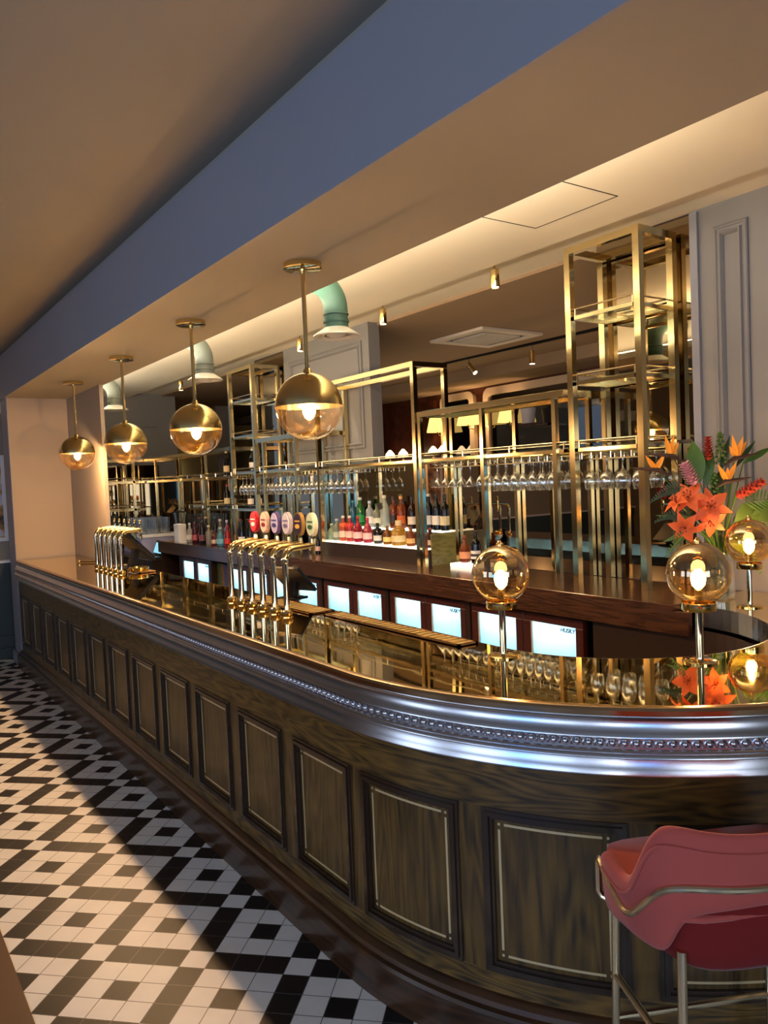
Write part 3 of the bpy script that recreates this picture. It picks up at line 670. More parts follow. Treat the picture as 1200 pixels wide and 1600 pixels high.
for a in (
 (3.81,5.96,st2,.235,'square',(34,110,140),(60,130,150),None,'blue glass bottle, leftmost on the upper glowing tread'),
 (3.81,5.84,st2,.262,'shaker',(22,116,48),(190,196,190),(30,130,60),'green shaker shaped bottle with silver cap on the upper tread'),
 (3.81,5.69,st2,.228,'spirit',(190,196,200),(180,190,214),(226,224,226),'clear bottle with pale blue cap and white label on the upper tread'),
 (3.81,5.58,st2,.205,'spirit',(160,164,140),(70,70,64),(210,212,190),'clear bottle with dark cap and cream label on the upper tread'),
 (3.81,5.46,st2,.278,'shaker',(196,206,196),(212,204,180),None,'frosted white bottle with a black neck tag on the upper tread'),
 (3.81,5.33,st2,.268,'square',(128,56,22),(40,26,20),(30,24,22),'amber whisky bottle with black slanted label on the upper tread'),
 (3.81,5.22,st2,.268,'square',(160,74,24),(212,150,90),(186,86,30),'amber whisky bottle with gold cap and orange label on the upper tread'),
 (3.81,5.07,st2,.255,'wine',(44,16,14),(30,14,12),(206,196,180),'dark bottle with pale label left of the brass post on the upper tread'),
 (3.81,4.96,st2,.25,'wine',(34,22,22),(60,30,26),(120,40,36),'dark bottle half hidden by the brass post on the upper tread'),
 (3.81,4.85,st2,.285,'wine',(20,26,24),(216,210,200),(190,190,190),'dark wine bottle with white capsule just right of the brass post'),
 (3.81,4.75,st2,.285,'wine',(22,30,36),(36,36,44),(216,214,212),'dark wine bottle with square white label on the upper tread'),
 (3.81,4.65,st2,.280,'wine',(26,22,18),(46,40,36),(214,200,160),'dark wine bottle with cream label at the right end of the upper tread')):
    o = bottle(*a, group=G2)
    if 'neck tag' in a[8]: MB().box(-.052, -.049, -.03, .012, .16, .215).build('neck_tag', cmat(K_, 'lab'), o, local=True)
# lit puck with two bottles, right of the riser
pk = MB().box(3.66, 3.86, 4.17, 4.43, ZT, ZT+.028).build('light_box', M['litwhite'], bevel=.004); tag(pk, 'low glowing light box right of the riser with two bottles', 'light box')
bottle(3.75,4.36,ZT+.029,.20,'round',(136,62,20),(120,60,34),(206,140,100),'squat amber brandy bottle on the low light box', group='bottles on the light box')
bottle(3.75,4.24,ZT+.029,.235,'spirit',(18,16,18),(30,28,30),(216,214,208),'black liqueur bottle with white label on the low light box', group='bottles on the light box', tagc=(40,40,44))
for k, (y, c) in enumerate(((6.40,(196,170,160)),(6.29,(206,168,156)))):
    bottle(3.62,y,ZT+.001,.165,'wine',(26,14,14),(24,20,20),c,'small dark bottle with pinkish label, %s of the pair left of the riser' % ('left' if k == 0 else 'right'), r=.028, group='small bottles left of the riser')
# row at the left end of the back counter
LB = [
 (3.42,9.02,.235,'round',(206,200,200),(226,222,220),(222,216,214),'white bottle beside the white box at the left end of the back counter'),
 (3.50,8.90,.30,'wine',(60,14,20),(116,24,34),(150,50,60),'dark red bottle with red capsule behind the white bottle'),
 (3.40,8.80,.255,'spirit',(110,36,44),(90,40,44),(170,84,90),'short maroon bottle in front of the dark wine bottles'),
 (3.50,8.70,.31,'wine',(36,16,20),(190,160,110),(130,60,60),'dark bottle with gold capsule at the left end of the back counter'),
 (3.40,8.58,.27,'wine',(30,18,24),(50,30,34),(120,70,76),'dark bottle with plum label near the left end of the back counter'),
 (3.52,8.47,.315,'wine',(24,34,34),(30,84,90),(90,100,96),'dark bottle with teal capsule on the left of the back counter'),
 (3.40,8.38,.225,'spirit',(170,160,148),(206,196,186),None,'clear bottle left of the short brown bottle'),
 (3.50,8.28,.29,'spirit',(150,136,130),(196,176,170),(200,190,190),'clear tall bottle with pale pink cap on the left of the back counter'),
 (3.40,8.22,.17,'spirit',(112,48,22),(90,50,30),(206,180,160),'short brown bottle left of the light blue bottle'),
 (3.40,8.05,.21,'round',(96,166,196),(150,190,206),(110,176,206),'light blue stubby bottle on the back counter'),
 (3.52,8.14,.28,'spirit',(130,120,160),(170,160,190),(190,180,200),'lilac tinted bottle behind the light blue bottle'),
 (3.42,7.90,.235,'spirit',(150,26,22),(130,24,20),(170,40,34),'bright red bottle right of the light blue bottle'),
 (3.50,7.74,.30,'wine',(20,16,18),(116,22,28),(60,24,26),'dark wine bottle with red capsule, left of the three by the left tower'),
 (3.46,7.62,.295,'wine',(20,16,18),(40,20,22),(216,212,208),'dark wine bottle with white label in front of the left tower'),
 (3.50,7.50,.295,'wine',(22,26,20),(120,30,30),(90,90,70),'dark wine bottle with red capsule, nearest the pink badge')]
for x, y, h, sh, c, cp, lb, lab in LB: bottle(x, y, ZT+.001, h, sh, c, cp, lb, lab, group='bottles at the left of the back counter')
for k, (x, y, z, h, cp, lb, lab) in enumerate((
 (3.70,8.50,1.50,.27,(150,26,34),(224,206,150),'dark wine bottle with red capsule and cream label on the low left shelf'),
 (3.70,7.86,1.50,.25,(60,30,30),(228,220,206),'dark wine bottle, leftmost of the two on the lowest shelf of the left tower'),
 (3.70,7.66,1.50,.25,(50,30,30),(222,214,204),'dark wine bottle, rightmost of the two on the lowest shelf of the left tower'),
 (3.72,8.52,1.872,.28,(226,206,170),(226,196,150),'dark bottle with cream label standing on the upper left glass shelf'),
 (3.72,7.82,1.90,.24,(216,216,220),(214,210,206),'dark bottle with white capsule on the middle shelf of the left tower'))):
    bottle(x, y, z, h, 'wine', (22,18,18), cp, lb, lab, group='bottles on the left brass shelves')

# ------------------------------------------------------------------ beer taps
def tap_proto():
    t = thing('beer_tap', (0,0,0), 'tap', 'beer tap')
    MB().lathe([(.030,0),(.030,.004),(.020,.006)], n=18, cap0=True, cap1=True).build('base_flange', M['brass'], t, smooth=True)
    MB().lathe([(.018,.006),(.026,.010),(.030,.020),(.026,.031),(.018,.036)], n=18, cap0=True, cap1=True).build('collar', M['brass'], t, smooth=True)
    MB().tube([(0,0,.03),(0,0,.285)], .0155, 14).build('column', M['chrome'], t, smooth=True)
    MB().lathe([(.0155,.268),(.0185,.272),(.0185,.288),(.0155,.292)], n=16).build('joint_ring', M['chrome'], t, smooth=True)
    pts = [(0,0,.285)]+[(.055-.055*math.cos(a), 0, .285+.055*math.sin(a)) for a in [PI/2*k/8 for k in range(1, 9)]]+[(.17,0,.348)]
    MB().tube(pts, .0150, 14).build('spout_arm', M['brass'], t, smooth=True)
    MB().tube([(.165,0,.38),(.165,0,.345),(.165,0,.29),(.168,0,.262)], [.012,.015,.010,.007], 10).build('faucet', M['brass'], t, smooth=True)
    h = MB().lathe([(.009,0),(.012,.02),(.010,.045),(.006,.05)], (.165,0,.375), 10, True, True).build('tap_handle', M['brass'], t, smooth=True)
    return t
def badge(t, cols, dy=0):
    rim, face, accent = cols; c = (.155, .0, .452)
    def oval(m, x0, x1, ry, rz, cy=0, cz=0, n=24): m.prism([(c[1]+cy+ry*math.cos(2*PI*k/n), c[2]+cz+rz*math.sin(2*PI*k/n)) for k in range(n)], 0, c[0]+x0, c[0]+x1)
    m = MB(); oval(m, 0, .02, .046, .062); b = m.build('badge', mat('badge_rim', rim, .25, .4), t, smooth=True, local=True)
    m = MB(); oval(m, -.003, .0, .039, .055); m.build('badge_face', mat('badge_face', face, .3), b, local=True)
    m = MB(); oval(m, -.0045, -.003, .024, .012, 0, -.012); m.box(c[0]-.0045, c[0]-.003, -.026, .026, c[2]+.012, c[2]+.019); m.build('badge_motif', mat('badge_motif', accent, .4), b, local=True)
tp = tap_proto()
bt = [((190,40,56),(206,60,74),(240,220,220),'pink red oval badge, farthest of its row'),((210,180,160),(226,196,180),(130,40,46),'cream oval badge with dark red motif'),
      ((90,80,140),(186,182,214),(60,56,120),'lilac oval badge with purple rim'),((180,176,190),(206,200,206),(110,100,140),'pale grey oval badge'),
      ((150,120,70),(44,34,56),(206,160,70),'dark violet oval badge with gold motif'),((206,206,190),(170,186,160),(30,80,50),'white rimmed oval badge with green motif, nearest of its row')]
for i in range(6):
    o = copy_tree(tp); o.location = (1.80, 4.14-.134*i, ZT)
    tag(o, 'bent brass beer tap with %s' % bt[i][3], 'beer tap', 'beer taps with oval badges'); badge(o, bt[i][:3])
for i in range(6):
    o = copy_tree(tp); o.location = (1.785, 6.93-.142*i, ZT)
    for ch in list(o.children):
        if ch.name.startswith('tap_handle'): pass
    tag(o, 'bent brass beer tap without badge, %s from the left in the far row' % ORD[i], 'beer tap', 'beer taps of the far row')
for ch in list(tp.children): bpy.data.objects.remove(ch)
bpy.data.objects.remove(tp)

# ------------------------------------------------------------------ pendants and counter lamps
def pendant(x, y, z, label):
    t = thing('pendant_lamp', (x, y, 2.73), label, 'pendant lamp', 'globe pendant lamps over the bar')
    MB().lathe([(.082,-.026),(.086,-.024),(.086,-.002),(.084,0)], (x,y,2.73), 28, True, True).build('ceiling_plate', M['brass'], t, smooth=True)
    MB().lathe([(.013,-.045),(.013,-.026)], (x,y,2.73), 12, True, True).tube([(x,y,2.70),(x,y,z+.145)], .010, 12).build('rod', M['brass'], t, smooth=True)
    R = .152
    MB().lathe([(R*math.cos(a), R*math.sin(a)) for a in [PI/2*k/14 for k in range(14)]]+[(.012, R)], (x,y,z), 36)\
        .lathe([(.022,R-.006),(.018,R+.012),(.012,R+.02)], (x,y,z), 14, True, True).build('brass_dome', M['brass_dome'], t, smooth=True, ang=60)
    MB().lathe([(R*.995*math.cos(a), -R*.995*math.sin(a)) for a in [PI/2*k/14 for k in range(14)]]+[(.001, -R*.995)], (x,y,z), 36).build('glass_bowl', M['globe'], t, smooth=True, ang=80)
    h = MB().lathe([(.018,.03),(.018,.10),(.010,.14)], (x,y,z), 12, True, True).build('lamp_holder', M['brass'], t, smooth=True)
    MB().lathe([(.012,.03),(.015,.018),(.027,-.006),(.029,-.024),(.020,-.048),(.005,-.060)], (x,y,z), 14, True, True).build('bulb', M['bulb'], t, smooth=True)
for y, lab in ((3.06, 'nearest and largest brass and glass globe pendant over the bar'), (4.41, 'second nearest brass and glass globe pendant over the bar'),
               (5.79, 'third globe pendant from the front, left of the vent pipe'), (7.23, 'farthest globe pendant, in front of the plain end wall')):
    pendant(1.745, y, 2.095, lab)
    point('pendant_bulb_light', (1.745, y, 2.030), 52, WARM, .022)
def counter_lamp(x, y, label):
    t = thing('counter_lamp', (x, y, ZT), label, 'counter lamp', 'globe lamps standing on the bar'); z = 1.393; R = .106
    MB().lathe([(.058,0),(.058,.005),(.050,.009),(.014,.012)], (x,y,ZT), 26, True, True).build('base_ring', M['brass'], t, smooth=True)
    MB().tube([(x,y,ZT+.01),(x,y,1.285)], .0125, 14).build('pole', M['chrome'], t, smooth=True)
    MB().lathe([(.016,-.004),(.055,-.002),(.057,.002),(.057,.024),(.054,.026),(.054,.004),(.016,.002)], (x,y,1.268), 28).build('gallery_collar', M['brass'], t, smooth=True)
    MB().lathe([(R*math.cos(a), R*math.sin(a)) for a in [-1.03+1.03*k/12 for k in range(13)]], (x,y,z), 36).build('clear_globe', M['amberglobe'], t, smooth=True, ang=80)
    MB().lathe([(R*math.cos(a), R*math.sin(a)) for a in [PI/2*k/12 for k in range(12)]]+[(.010,R)], (x,y,z), 36).build('smoked_dome', M['smokeglobe'], t, smooth=True, ang=80)
    MB().lathe([(.012,-.004),(.014,.004),(.008,.010),(.005,.016)], (x,y,z+R), 12, True, True).build('finial', M['brass'], t, smooth=True)
    MB().lathe([(.015,1.27),(.015,1.335),(.011,1.34)], (x,y,0), 12, True, True).build('lamp_holder', M['brass'], t, smooth=True)
    MB().lathe([(.011,1.34),(.021,1.352),(.025,1.372),(.022,1.392),(.010,1.406)], (x,y,0), 14, True, True).build('bulb', M['bulb'], t, smooth=True)
    point('counter_bulb_light', (x, y, 1.420), 9, WARM, .012)
counter_lamp(1.965, 2.09, 'leftmost amber globe lamp standing on the brass counter, before the coolers')
counter_lamp(2.375, 1.556, 'middle amber globe lamp nearest the front edge of the bar')
counter_lamp(3.46, 2.0, 'rightmost amber globe lamp on the return of the bar, beside the flowers')

# ------------------------------------------------------------------ ceiling spots, vents, downlight, exit sign
def ceiling_spot(y, label, zc=3.145):
    x = 3.53; t = thing('ceiling_spotlight', (x, y, zc), label, 'spotlight', 'brass cylinder spots over the back bar')
    MB().lathe([(.038,-.012),(.040,-.002),(.040,0)], (x,y,zc), 18, True, True).build('ceiling_rose', M['brass'], t, smooth=True)
    MB().tube([(x,y,zc-.01),(x,y,zc-.075)], .006, 8).build('stem', M['brass'], t, smooth=True)
    MB().lathe([(.028,-.19),(.029,-.188),(.029,-.078),(.026,-.074)], (x,y,zc), 18, False, True).build('cylinder_body', M['brass'], t, smooth=True)
    MB().lathe([(.026,-.184),(.001,-.184)], (x,y,zc), 16).build('lens', M['led'], t)
    spot('spot_light', (x, y, zc-.195), (0, 0, 0), 26, SOFTW, 1.5, .02)
for y, lab in ((3.71, 'brass cylinder ceiling spot, rightmost, left of the right shelf tower'), (4.97, 'brass cylinder ceiling spot right of the nearest vent pipe'),
               (6.3, 'brass cylinder ceiling spot hidden behind the rod of the nearest pendant'), (9.35, 'brass cylinder ceiling spot at the far left above the low shelves')): ceiling_spot(y, lab)
def vent(y, label, vm):
    t = thing('vent_duct', (2.06, y, 2.9), label, 'ventilation duct', 'elbow vent pipes over the bar'); x1 = 2.42; r = .07; zc = 2.905; br = .15
    pts = [(2.052,y,zc),(x1-br,y,zc)]+[(x1-br+br*math.sin(a), y, zc-br+br*math.cos(a)) for a in [PI/2*k/12 for k in range(1, 13)]]+[(x1,y,2.64)]
    MB().tube(pts, r, 24).build('elbow_pipe', vm, t, smooth=True)
    MB().lathe([(r+.004,2.672),(r+.006,2.676),(r+.004,2.690)], (x1,y,0), 24).lathe([(r+.003,2.715),(r+.006,2.72),(r+.003,2.725)], (x1,y,0), 24).build('pipe_collar', vm, t, smooth=True)
    d = MB().lathe([(r,2.645),(.085,2.635),(.135,2.602),(.137,2.594),(.125,2.592),(.105,2.600),(.080,2.612)], (x1,y,0), 28).build('diffuser', M['silver'], t, smooth=True)
    MB().lathe([(.100,2.612),(.075,2.600),(.072,2.604)], (x1,y,0), 24).lathe([(.060,2.604),(.040,2.594),(.020,2.590),(.001,2.590)], (x1,y,0), 20).build('diffuser_cone', M['silver'], d, smooth=True)
vent(3.88, 'sage green elbow vent pipe right of the nearest pendant', M['vent'])
vent(5.87, 'grey green elbow vent pipe behind the second pendant rod', M['ventgrey'])
vent(8.35, 'grey elbow vent pipe farthest away, partly behind the end wall', M['ventgrey'])
dl = thing('downlight', (3.2, 10.3, 3.1), 'small round recessed downlight in the far cream ceiling', 'downlight')
MB().lathe([(.045,-.004),(.05,0)], (3.2,10.3,3.1), 18).build('bezel', M['silver'], dl, smooth=True); MB().lathe([(.044,-.003),(.001,-.003)], (3.2,10.3,3.1), 18).build('lens', M['led'], dl)

# ------------------------------------------------------------------ equipment behind the bar
def till(x, y, rz, label, h=.21):
    t = thing('till_terminal', (x, y, ZT), label, 'till', None, rz)
    MB().box(-.09, .09, -.10, .10, 0, .02).build('stand_base', M['black'], t, local=True, bevel=.006)
    MB().prism([(-.03,.02),(.03,.02),(.05,.16),(.02,.16)], 1, -.04, .04).build('stand_arm', M['black'], t, local=True, bevel=.004)
    s = MB().prism([(-.10,.26),(.11,.055),(.13,.075),(-.075,.28)], 1, -.17, .17).build('screen_housing', M['black'], t, local=True, bevel=.006)
    MB().prism([(-.066,.2815),(.121,.088),(.122,.089),(-.065,.2825)], 1, -.155, .155).build('screen', mat('dim_screen', (12,14,16), .35), s, local=True)
    return t
till(1.99, 6.62, 0, 'black tilted till terminal right of the far row of taps').scale = (1.15,1.15,1.15)
till(2.10, 3.98, .3, 'black tilted till terminal half hidden behind the nearest badge taps').scale = (.7,.7,.7)
# lower steel worktop with glasswasher, till screen and glasses at the far left
sw = thing('steel_worktop', (3.5, 10.5, 0), 'low stainless steel worktop at the far left behind the bar', 'worktop')
MB().box(3.15, XW-.02, 9.77, 11.37, .84, .88).build('top', M['steel'], sw); MB().box(3.2, XW-.03, 9.80, 11.36, 0, .84).build('cabinet', M['cabinet'], sw)
gw = thing('glass_basket', (3.5, 10.75, .881), 'pale glass basket holding upturned beer glasses at the far left', 'basket')
MB().box(3.25, 3.78, 10.35, 11.15, .881, 1.10).build('basket_base', mat('blue_white_plastic', (150,150,190), .4), gw, bevel=.01)
MB().box(3.24, 3.79, 10.34, 10.36, 1.101, 1.14).box(3.24, 3.79, 11.14, 11.16, 1.101, 1.14).box(3.24, 3.26, 10.34, 11.16, 1.101, 1.14).box(3.77, 3.79, 10.34, 11.16, 1.101, 1.14).build('basket_rim', M['white'], gw)
hb = MB().lathe([(.038,0),(.036,.002),(.033,.09),(.040,.20),(.0395,.20)], n=14, cap0=True).build('tmp', M['stem'], smooth=True, ang=80); hbd = hb.data; bpy.data.objects.remove(hb)
for r in range(3):
    for c in range(8):
        o = bpy.data.objects.new('beer_glass', hbd); COL.objects.link(o); o.location = (3.32+.16*r, 11.06-.091*c, 1.106); o.scale = (1,1,1.25)
        tag(o, '%s beer glass from the left, %s row, far glass basket' % (ORD[c], ['front','middle','back'][r]), 'glass', 'beer glasses in the basket at the far left')
ts = thing('till_screen', (3.34, 9.98, .881), 'blue glowing till screen beside the glass basket', 'till')
MB().box(3.32, 3.42, 9.90, 10.06, .881, .90).build('stand', M['black'], ts); h = MB().prism([(3.33,.90),(3.36,.90),(3.42,1.07),(3.39,1.07)], 1, 9.80, 10.16).build('screen_housing', M['black'], ts)
MB().prism([(3.331,.915),(3.333,.913),(3.389,1.058),(3.387,1.060)], 1, 9.82, 10.14).build('screen', M['screen'], h)
cf = thing('coffee_grinder', (3.52, 9.60, ZT), 'steel coffee grinder with clear hopper at the left end of the back counter', 'coffee grinder')
MB().lathe([(.085,0),(.085,.03),(.070,.04),(.070,.20),(.064,.21)], (3.52,9.60,ZT), 22, True, True).build('body', M['steel'], cf, smooth=True)
MB().lathe([(.060,.21),(.075,.33),(.077,.35)], (3.52,9.60,ZT), 20).build('hopper', M['glass'], cf, smooth=True); MB().lathe([(.078,.35),(.078,.36),(.02,.37)], (3.52,9.60,ZT), 18, True, True).build('hopper_lid', M['black'], cf, smooth=True)
MB().box(3.44, 3.455, 9.57, 9.63, ZT+.07, ZT+.12).build('spout', M['black'], cf)
o = MB().box(3.36, 3.46, 9.24, 9.40, ZT, ZT+.215).build('white_box', M['white'], bevel=.004); tag(o, 'plain upright white box left of the bottles on the back counter', 'box')
o = MB().box(3.34, 3.42, 9.08, 9.2, ZT, ZT+.004).build('paper_slip', M['white']); tag(o, 'small white paper slip lying in front of the white bottle', 'paper')
bw = MB().lathe([(.03,0),(.075,.004),(.082,.03),(.080,.034),(.070,.010),(.001,.008)], (1.93,6.25,ZT+.01), 20).build('brass_dish', M['brass'], smooth=True); tag(bw, 'shallow brass dish on the counter right of the far taps', 'dish')
hd = thing('foot_lever', (1.99, 7.5, ZT), 'slim brass bar latch lying on the counter by the end wall', 'latch')
MB().tube([(1.80,7.62,ZT+.012),(1.96,7.42,ZT+.012)], .008, 8).build('latch_bar', M['brass'], hd, smooth=True); MB().ell((1.80,7.62,ZT+.016), .016, .016, .016).build('latch_knob', M['brass'], hd, smooth=True)
hd.name = 'counter_latch'

# ------------------------------------------------------------------ flower vase on the return
VX, VY = 3.60, 2.23
vz = thing('glass_vase', (VX, VY, ZT), 'clear flared glass vase on the bar return holding tropical flowers', 'vase')
MB().lathe([(.050,.001),(.062,.006),(.066,.05),(.060,.16),(.055,.22),(.062,.30),(.074,.33),(.072,.33),(.058,.298),(.051,.22),(.056,.16),(.060,.05),(.05,.014),(.001,.012)], (VX,VY,ZT), 26).build('vase_body', M['glass'], vz, smooth=True)
MB().lathe([(.001,.014),(.055,.014),(.058,.05),(.054,.16),(.052,.19),(.001,.19)], (VX,VY,ZT), 22).build('water', glass('water', (.9,.94,.92), .2, .5, .02), vz, smooth=True)
Mg = {k: mat('leaf_'+k, c, .45, spec=.4, noise=((8,8,8), 3, .2)) for k, c in dict(green=(62,98,34), dark=(34,60,28), lime=(72,98,40), brown=(70,52,44)).items()}
Mp = {k: mat('petal_'+k, c, .5, spec=.3, noise=((14,14,14), 3, .15)) for k, c in dict(lily=(212,100,54), bird=(244,156,44), red=(150,50,38), pink=(204,150,164), stamen=(120,44,24), throat=(230,130,60)).items()}
ROOT = Vector((VX, VY, ZT+.10))
def frame(d):
    d = d.normalized(); a = Vector((0,0,1)) if abs(d.z) < .95 else Vector((1,0,0)); r = d.cross(a).normalized(); return r, r.cross(d).normalized(), d
def stem_pts(p, via=.5):
    p = Vector(p); m = Vector((VX+(p.x-VX)*.18, VY+(p.y-VY)*.18, ZT+.34)); out = []
    for k in range(9):
        t = k/8; out.append(ROOT*(1-t)**2 + m*2*t*(1-t) + p*t*t)
    return out
def blade(mb, base, d, up, L, w, bend=.3, n=8, fold=.15, tip=1.0, th=.0012):
    """leaf or petal: a curved tapered solid blade"""
    d = d.normalized(); side = d.cross(up).normalized(); up = side.cross(d).normalized(); rows = []
    for k in range(n+1):
        t = k/n; c = base + d*(L*t*(1-.18*abs(bend)*t)) + up*(-bend*L*t*t)
        ww = w*max(.03, math.sin(PI*min(1, (t*.93+.07))**tip)); q = up*th
        rows.append([c-side*ww+up*(fold*ww), c, c+side*ww+up*(fold*ww), c+side*ww+up*(fold*ww)+q, c+q, c-side*ww+up*(fold*ww)+q])
    mb.grid(rows, close=True)
def flower(name, p, label, cat, group):
    t = thing(name, (VX, VY, ZT+.1), label, cat, group); MB().tube(stem_pts(p), .0032, 6).build('stem', Mg['green'], t, smooth=True); return t
camdir = Vector((-.86, -.5, .05))
def lily(p, face, R, label, roll=0):
    p = Vector(p); t = flower('lily', p, label, 'flower', 'orange lilies in the vase'); face = Vector(face).normalized(); r, u, d = frame(face)
    for k in range(6):
        a = 2*PI*k/6+roll; o = r*math.cos(a)+u*math.sin(a); m = MB()
        blade(m, p+d*.004, (o*.9+d*.55), d, R, R*(.24 if k % 2 else .30), .55, 9, .25)
        m.build('petal', Mp['lily'], t, smooth=True, ang=60)
    m = MB()
    for k in range(6):
        a = 2*PI*k/6+.4+roll; o = r*math.cos(a)+u*math.sin(a); e = p+d*R*.55+o*R*.2; m.tube([p, p+d*R*.3+o*R*.05, e], .0012, 5); m.ell(e, .004, .004, .006, 6, 4)
    m.build('stamen', Mp['stamen'], t, smooth=True)
def bird(p, dirx, label, petals):
    p = Vector(p); t = flower('bird_of_paradise', p, label, 'flower', 'birds of paradise in the vase'); dirx = Vector(dirx).normalized()
    m = MB(); m.tube([p-dirx*.05+Vector((0,0,-.03)), p, p+dirx*.06+Vector((0,0,.006)), p+dirx*.13+Vector((0,0,.016))], [.006,.012,.009,.001], 8); m.build('beak', Mg['brown'], t, smooth=True)
    side = dirx.cross(Vector((0,0,1)))
    for k, (sx, L, sp) in enumerate(petals):
        m = MB(); blade(m, p+dirx*.01, (dirx*sx+Vector((0,0,1))+side*sp), camdir, L, .013, -.05, 8, .3, .7); m.build('petal', Mp['bird'], t, smooth=True, ang=60)
def ginger(p, d, L, r, mt, label, cat='flower'):
    p = Vector(p); d = Vector(d).normalized(); t = flower('ginger_flower', p, label, cat, 'ginger blooms in the vase'); rr, uu, dd = frame(d); m = MB(); n = 9
    for i in range(n):
        f = i/(n-1); rad = r*math.sin(PI*(.18+.72*f)); c = p+dd*L*f
        for k in range(6):
            a = 2*PI*k/6+i*.55; o = rr*math.cos(a)+uu*math.sin(a); blade(m, c+o*rad*.25, o*.9+dd*.9, dd, r*1.25, r*.38, .15, 4, .2)
    m.build('bracts', mt, t, smooth=True, ang=60)
lily((3.43, 2.17, 1.555), (-.80,-.55,.25), .095, 'largest open orange lily, facing out above the vase rim', .3)
lily((3.36, 2.24, 1.60), (-.75,-.3,.5), .090, 'orange lily at upper left of the lily cluster', .0)
lily((3.44, 2.18, 1.485), (-.7,-.6,-.1), .075, 'orange lily just below the largest open lily', .6)
lily((3.34, 2.25, 1.465), (-.8,-.3,-.25), .080, 'lowest orange lily drooping at lower left of the vase', .2)
lily((3.30, 2.26, 1.575), (-.5,.2,.7), .07, 'small orange lily seen edge-on behind the left lilies', .9)
bird((3.31, 2.29, 1.81), (-.55,.45,.0), 'orange bird of paradise bloom at upper left', ((-.2,.10,.05),(.25,.11,-.1),(-.7,.08,.2)))
bird((3.25, 2.33, 1.745), (-.75,.6,.0), 'leftmost bird of paradise, low beside the brass post', ((-.6,.09,.1),(.7,.09,-.1)))
bird((3.54, 2.11, 1.785), (.86,-.6,.05), 'orange bird of paradise at upper right with a long dark beak', ((-.2,.12,.1),(.35,.11,.0),(.75,.10,-.2),(-.55,.07,.0)))
bird((3.49, 2.13, 1.675), (.4,-.3,.0), 'yellow orange bird of paradise in the middle right', ((-.55,.10,.1),(.1,.07,-.1),(.55,.11,-.1)))
ginger((3.45, 2.19, 1.78), (0,0,1), .10, .022, Mp['red'], 'dark red ginger cone at the top centre')
ginger((3.53, 2.10, 1.60), (.7,-.5,.45), .13, .026, Mp['red'], 'red ginger cone leaning right above the ferns')
ginger((3.38, 2.22, 1.665), (-.35,.25,.9), .10, .030, Mp['pink'], 'pale pink ginger bloom at the centre')
def leaf_thing(p0, d, L, w, mt, label, name='leaf_blade', bend=.2, cat='leaf', n=10):
    p0 = Vector(p0); t = flower(name, p0, label, cat, 'foliage in the vase'); m = MB(); blade(m, p0, Vector(d), camdir, L, w, bend, n, .2); m.build('blade', mt, t, smooth=True, ang=60)
leaf_thing((3.42,2.22,1.68), (-.12,.1,1), .21, .042, Mg['green'], 'broad folded green leaf standing at the centre top')
leaf_thing((3.45,2.20,1.66), (.05,-.04,1), .22, .030, Mg['green'], 'second broad green leaf just right of the centre top')
leaf_thing((3.50,2.16,1.72), (.25,-.15,1), .20, .014, Mg['dark'], 'narrow dark leaf pointing up behind the bud spike')
leaf_thing((3.56,2.12,1.74), (.6,-.4,.9), .18, .012, Mg['dark'], 'narrow dark leaf leaning up to the right')
leaf_thing((3.58,2.09,1.76), (.8,-.55,.5), .18, .016, Mg['green'], 'pointed green leaf at far right over the beak')
leaf_thing((3.48,2.17,1.58), (.12,-.1,1), .17, .032, Mg['dark'], 'dark green leaf between the lilies and the red ginger')
leaf_thing((3.40,2.22,1.50), (-.7,.5,.1), .20, .012, Mg['green'], 'thin grassy leaf reaching left over the lilies')
leaf_thing((3.42,2.22,1.46), (-.8,.55,-.35), .20, .014, Mg['green'], 'drooping grassy leaf at lower left')
leaf_thing((3.62,2.07,1.50), (.75,-.55,.25), .20, .055, Mg['lime'], 'wide lime green leaf at lower right')
leaf_thing((3.56,2.12,1.47), (.5,-.4,.5), .16, .05, Mg['lime'], 'lime green leaf under the leaning red ginger')
leaf_thing((3.52,2.14,1.44), (.2,-.3,-.6), .15, .028, Mg['lime'], 'lime leaf hanging over the vase rim')
t = flower('bud_spike', (3.49,2.15,1.86), 'upright green spike of small buds at the very top', 'flower', 'foliage in the vase'); m = MB()
for k in range(26):
    a = k*2.4; z = 1.76+.006*k; r = .026*(1-k/34); m.ell((3.49+r*math.cos(a), 2.15+r*math.sin(a), z), .009, .009, .008, 6, 4)
m.build('buds', Mg['lime'], t, smooth=True)
t = flower('bud_spike', (3.47,2.165,1.66), 'green bud spike between the pink ginger and the yellow bird', 'flower', 'foliage in the vase'); m = MB()
for k in range(30):
    a = k*2.4; z = 1.57+.005*k; r = .024*(1-k/45); m.ell((3.455+r*math.cos(a), 2.165+r*math.sin(a), z), .008, .008, .007, 6, 4)
m.build('buds', Mg['green'], t, smooth=True)
def fern(p0, d, L, label, mt, bend=.35):
    p0 = Vector(p0); d = Vector(d).normalized(); t = flower('fern_frond', p0, label, 'leaf', 'ferns in the vase'); side = d.cross(camdir).normalized(); m = MB(); pts = []
    for k in range(15):
        f = k/14; c = p0+d*L*f+Vector((0,0,-bend*L*f*f)); pts.append(c)
        if k:
            w = L*.34*(1-f*.85)
            for s in (-1, 1): blade(m, c, side*s+d*.7, camdir, w, .0045, .1, 3, .1)
    m.tube(pts, .0018, 5); m.build('fronds', mt, t, smooth=True, ang=60)
fern((3.58,2.10,1.56), (.8,-.6,.35), .26, 'feathery fern frond reaching right under the red ginger', Mg['green'])
fern((3.60,2.10,1.48), (.6,-.6,.0), .24, 'feathery lime fern frond drooping at the right over the lamp', Mg['lime'], .5)
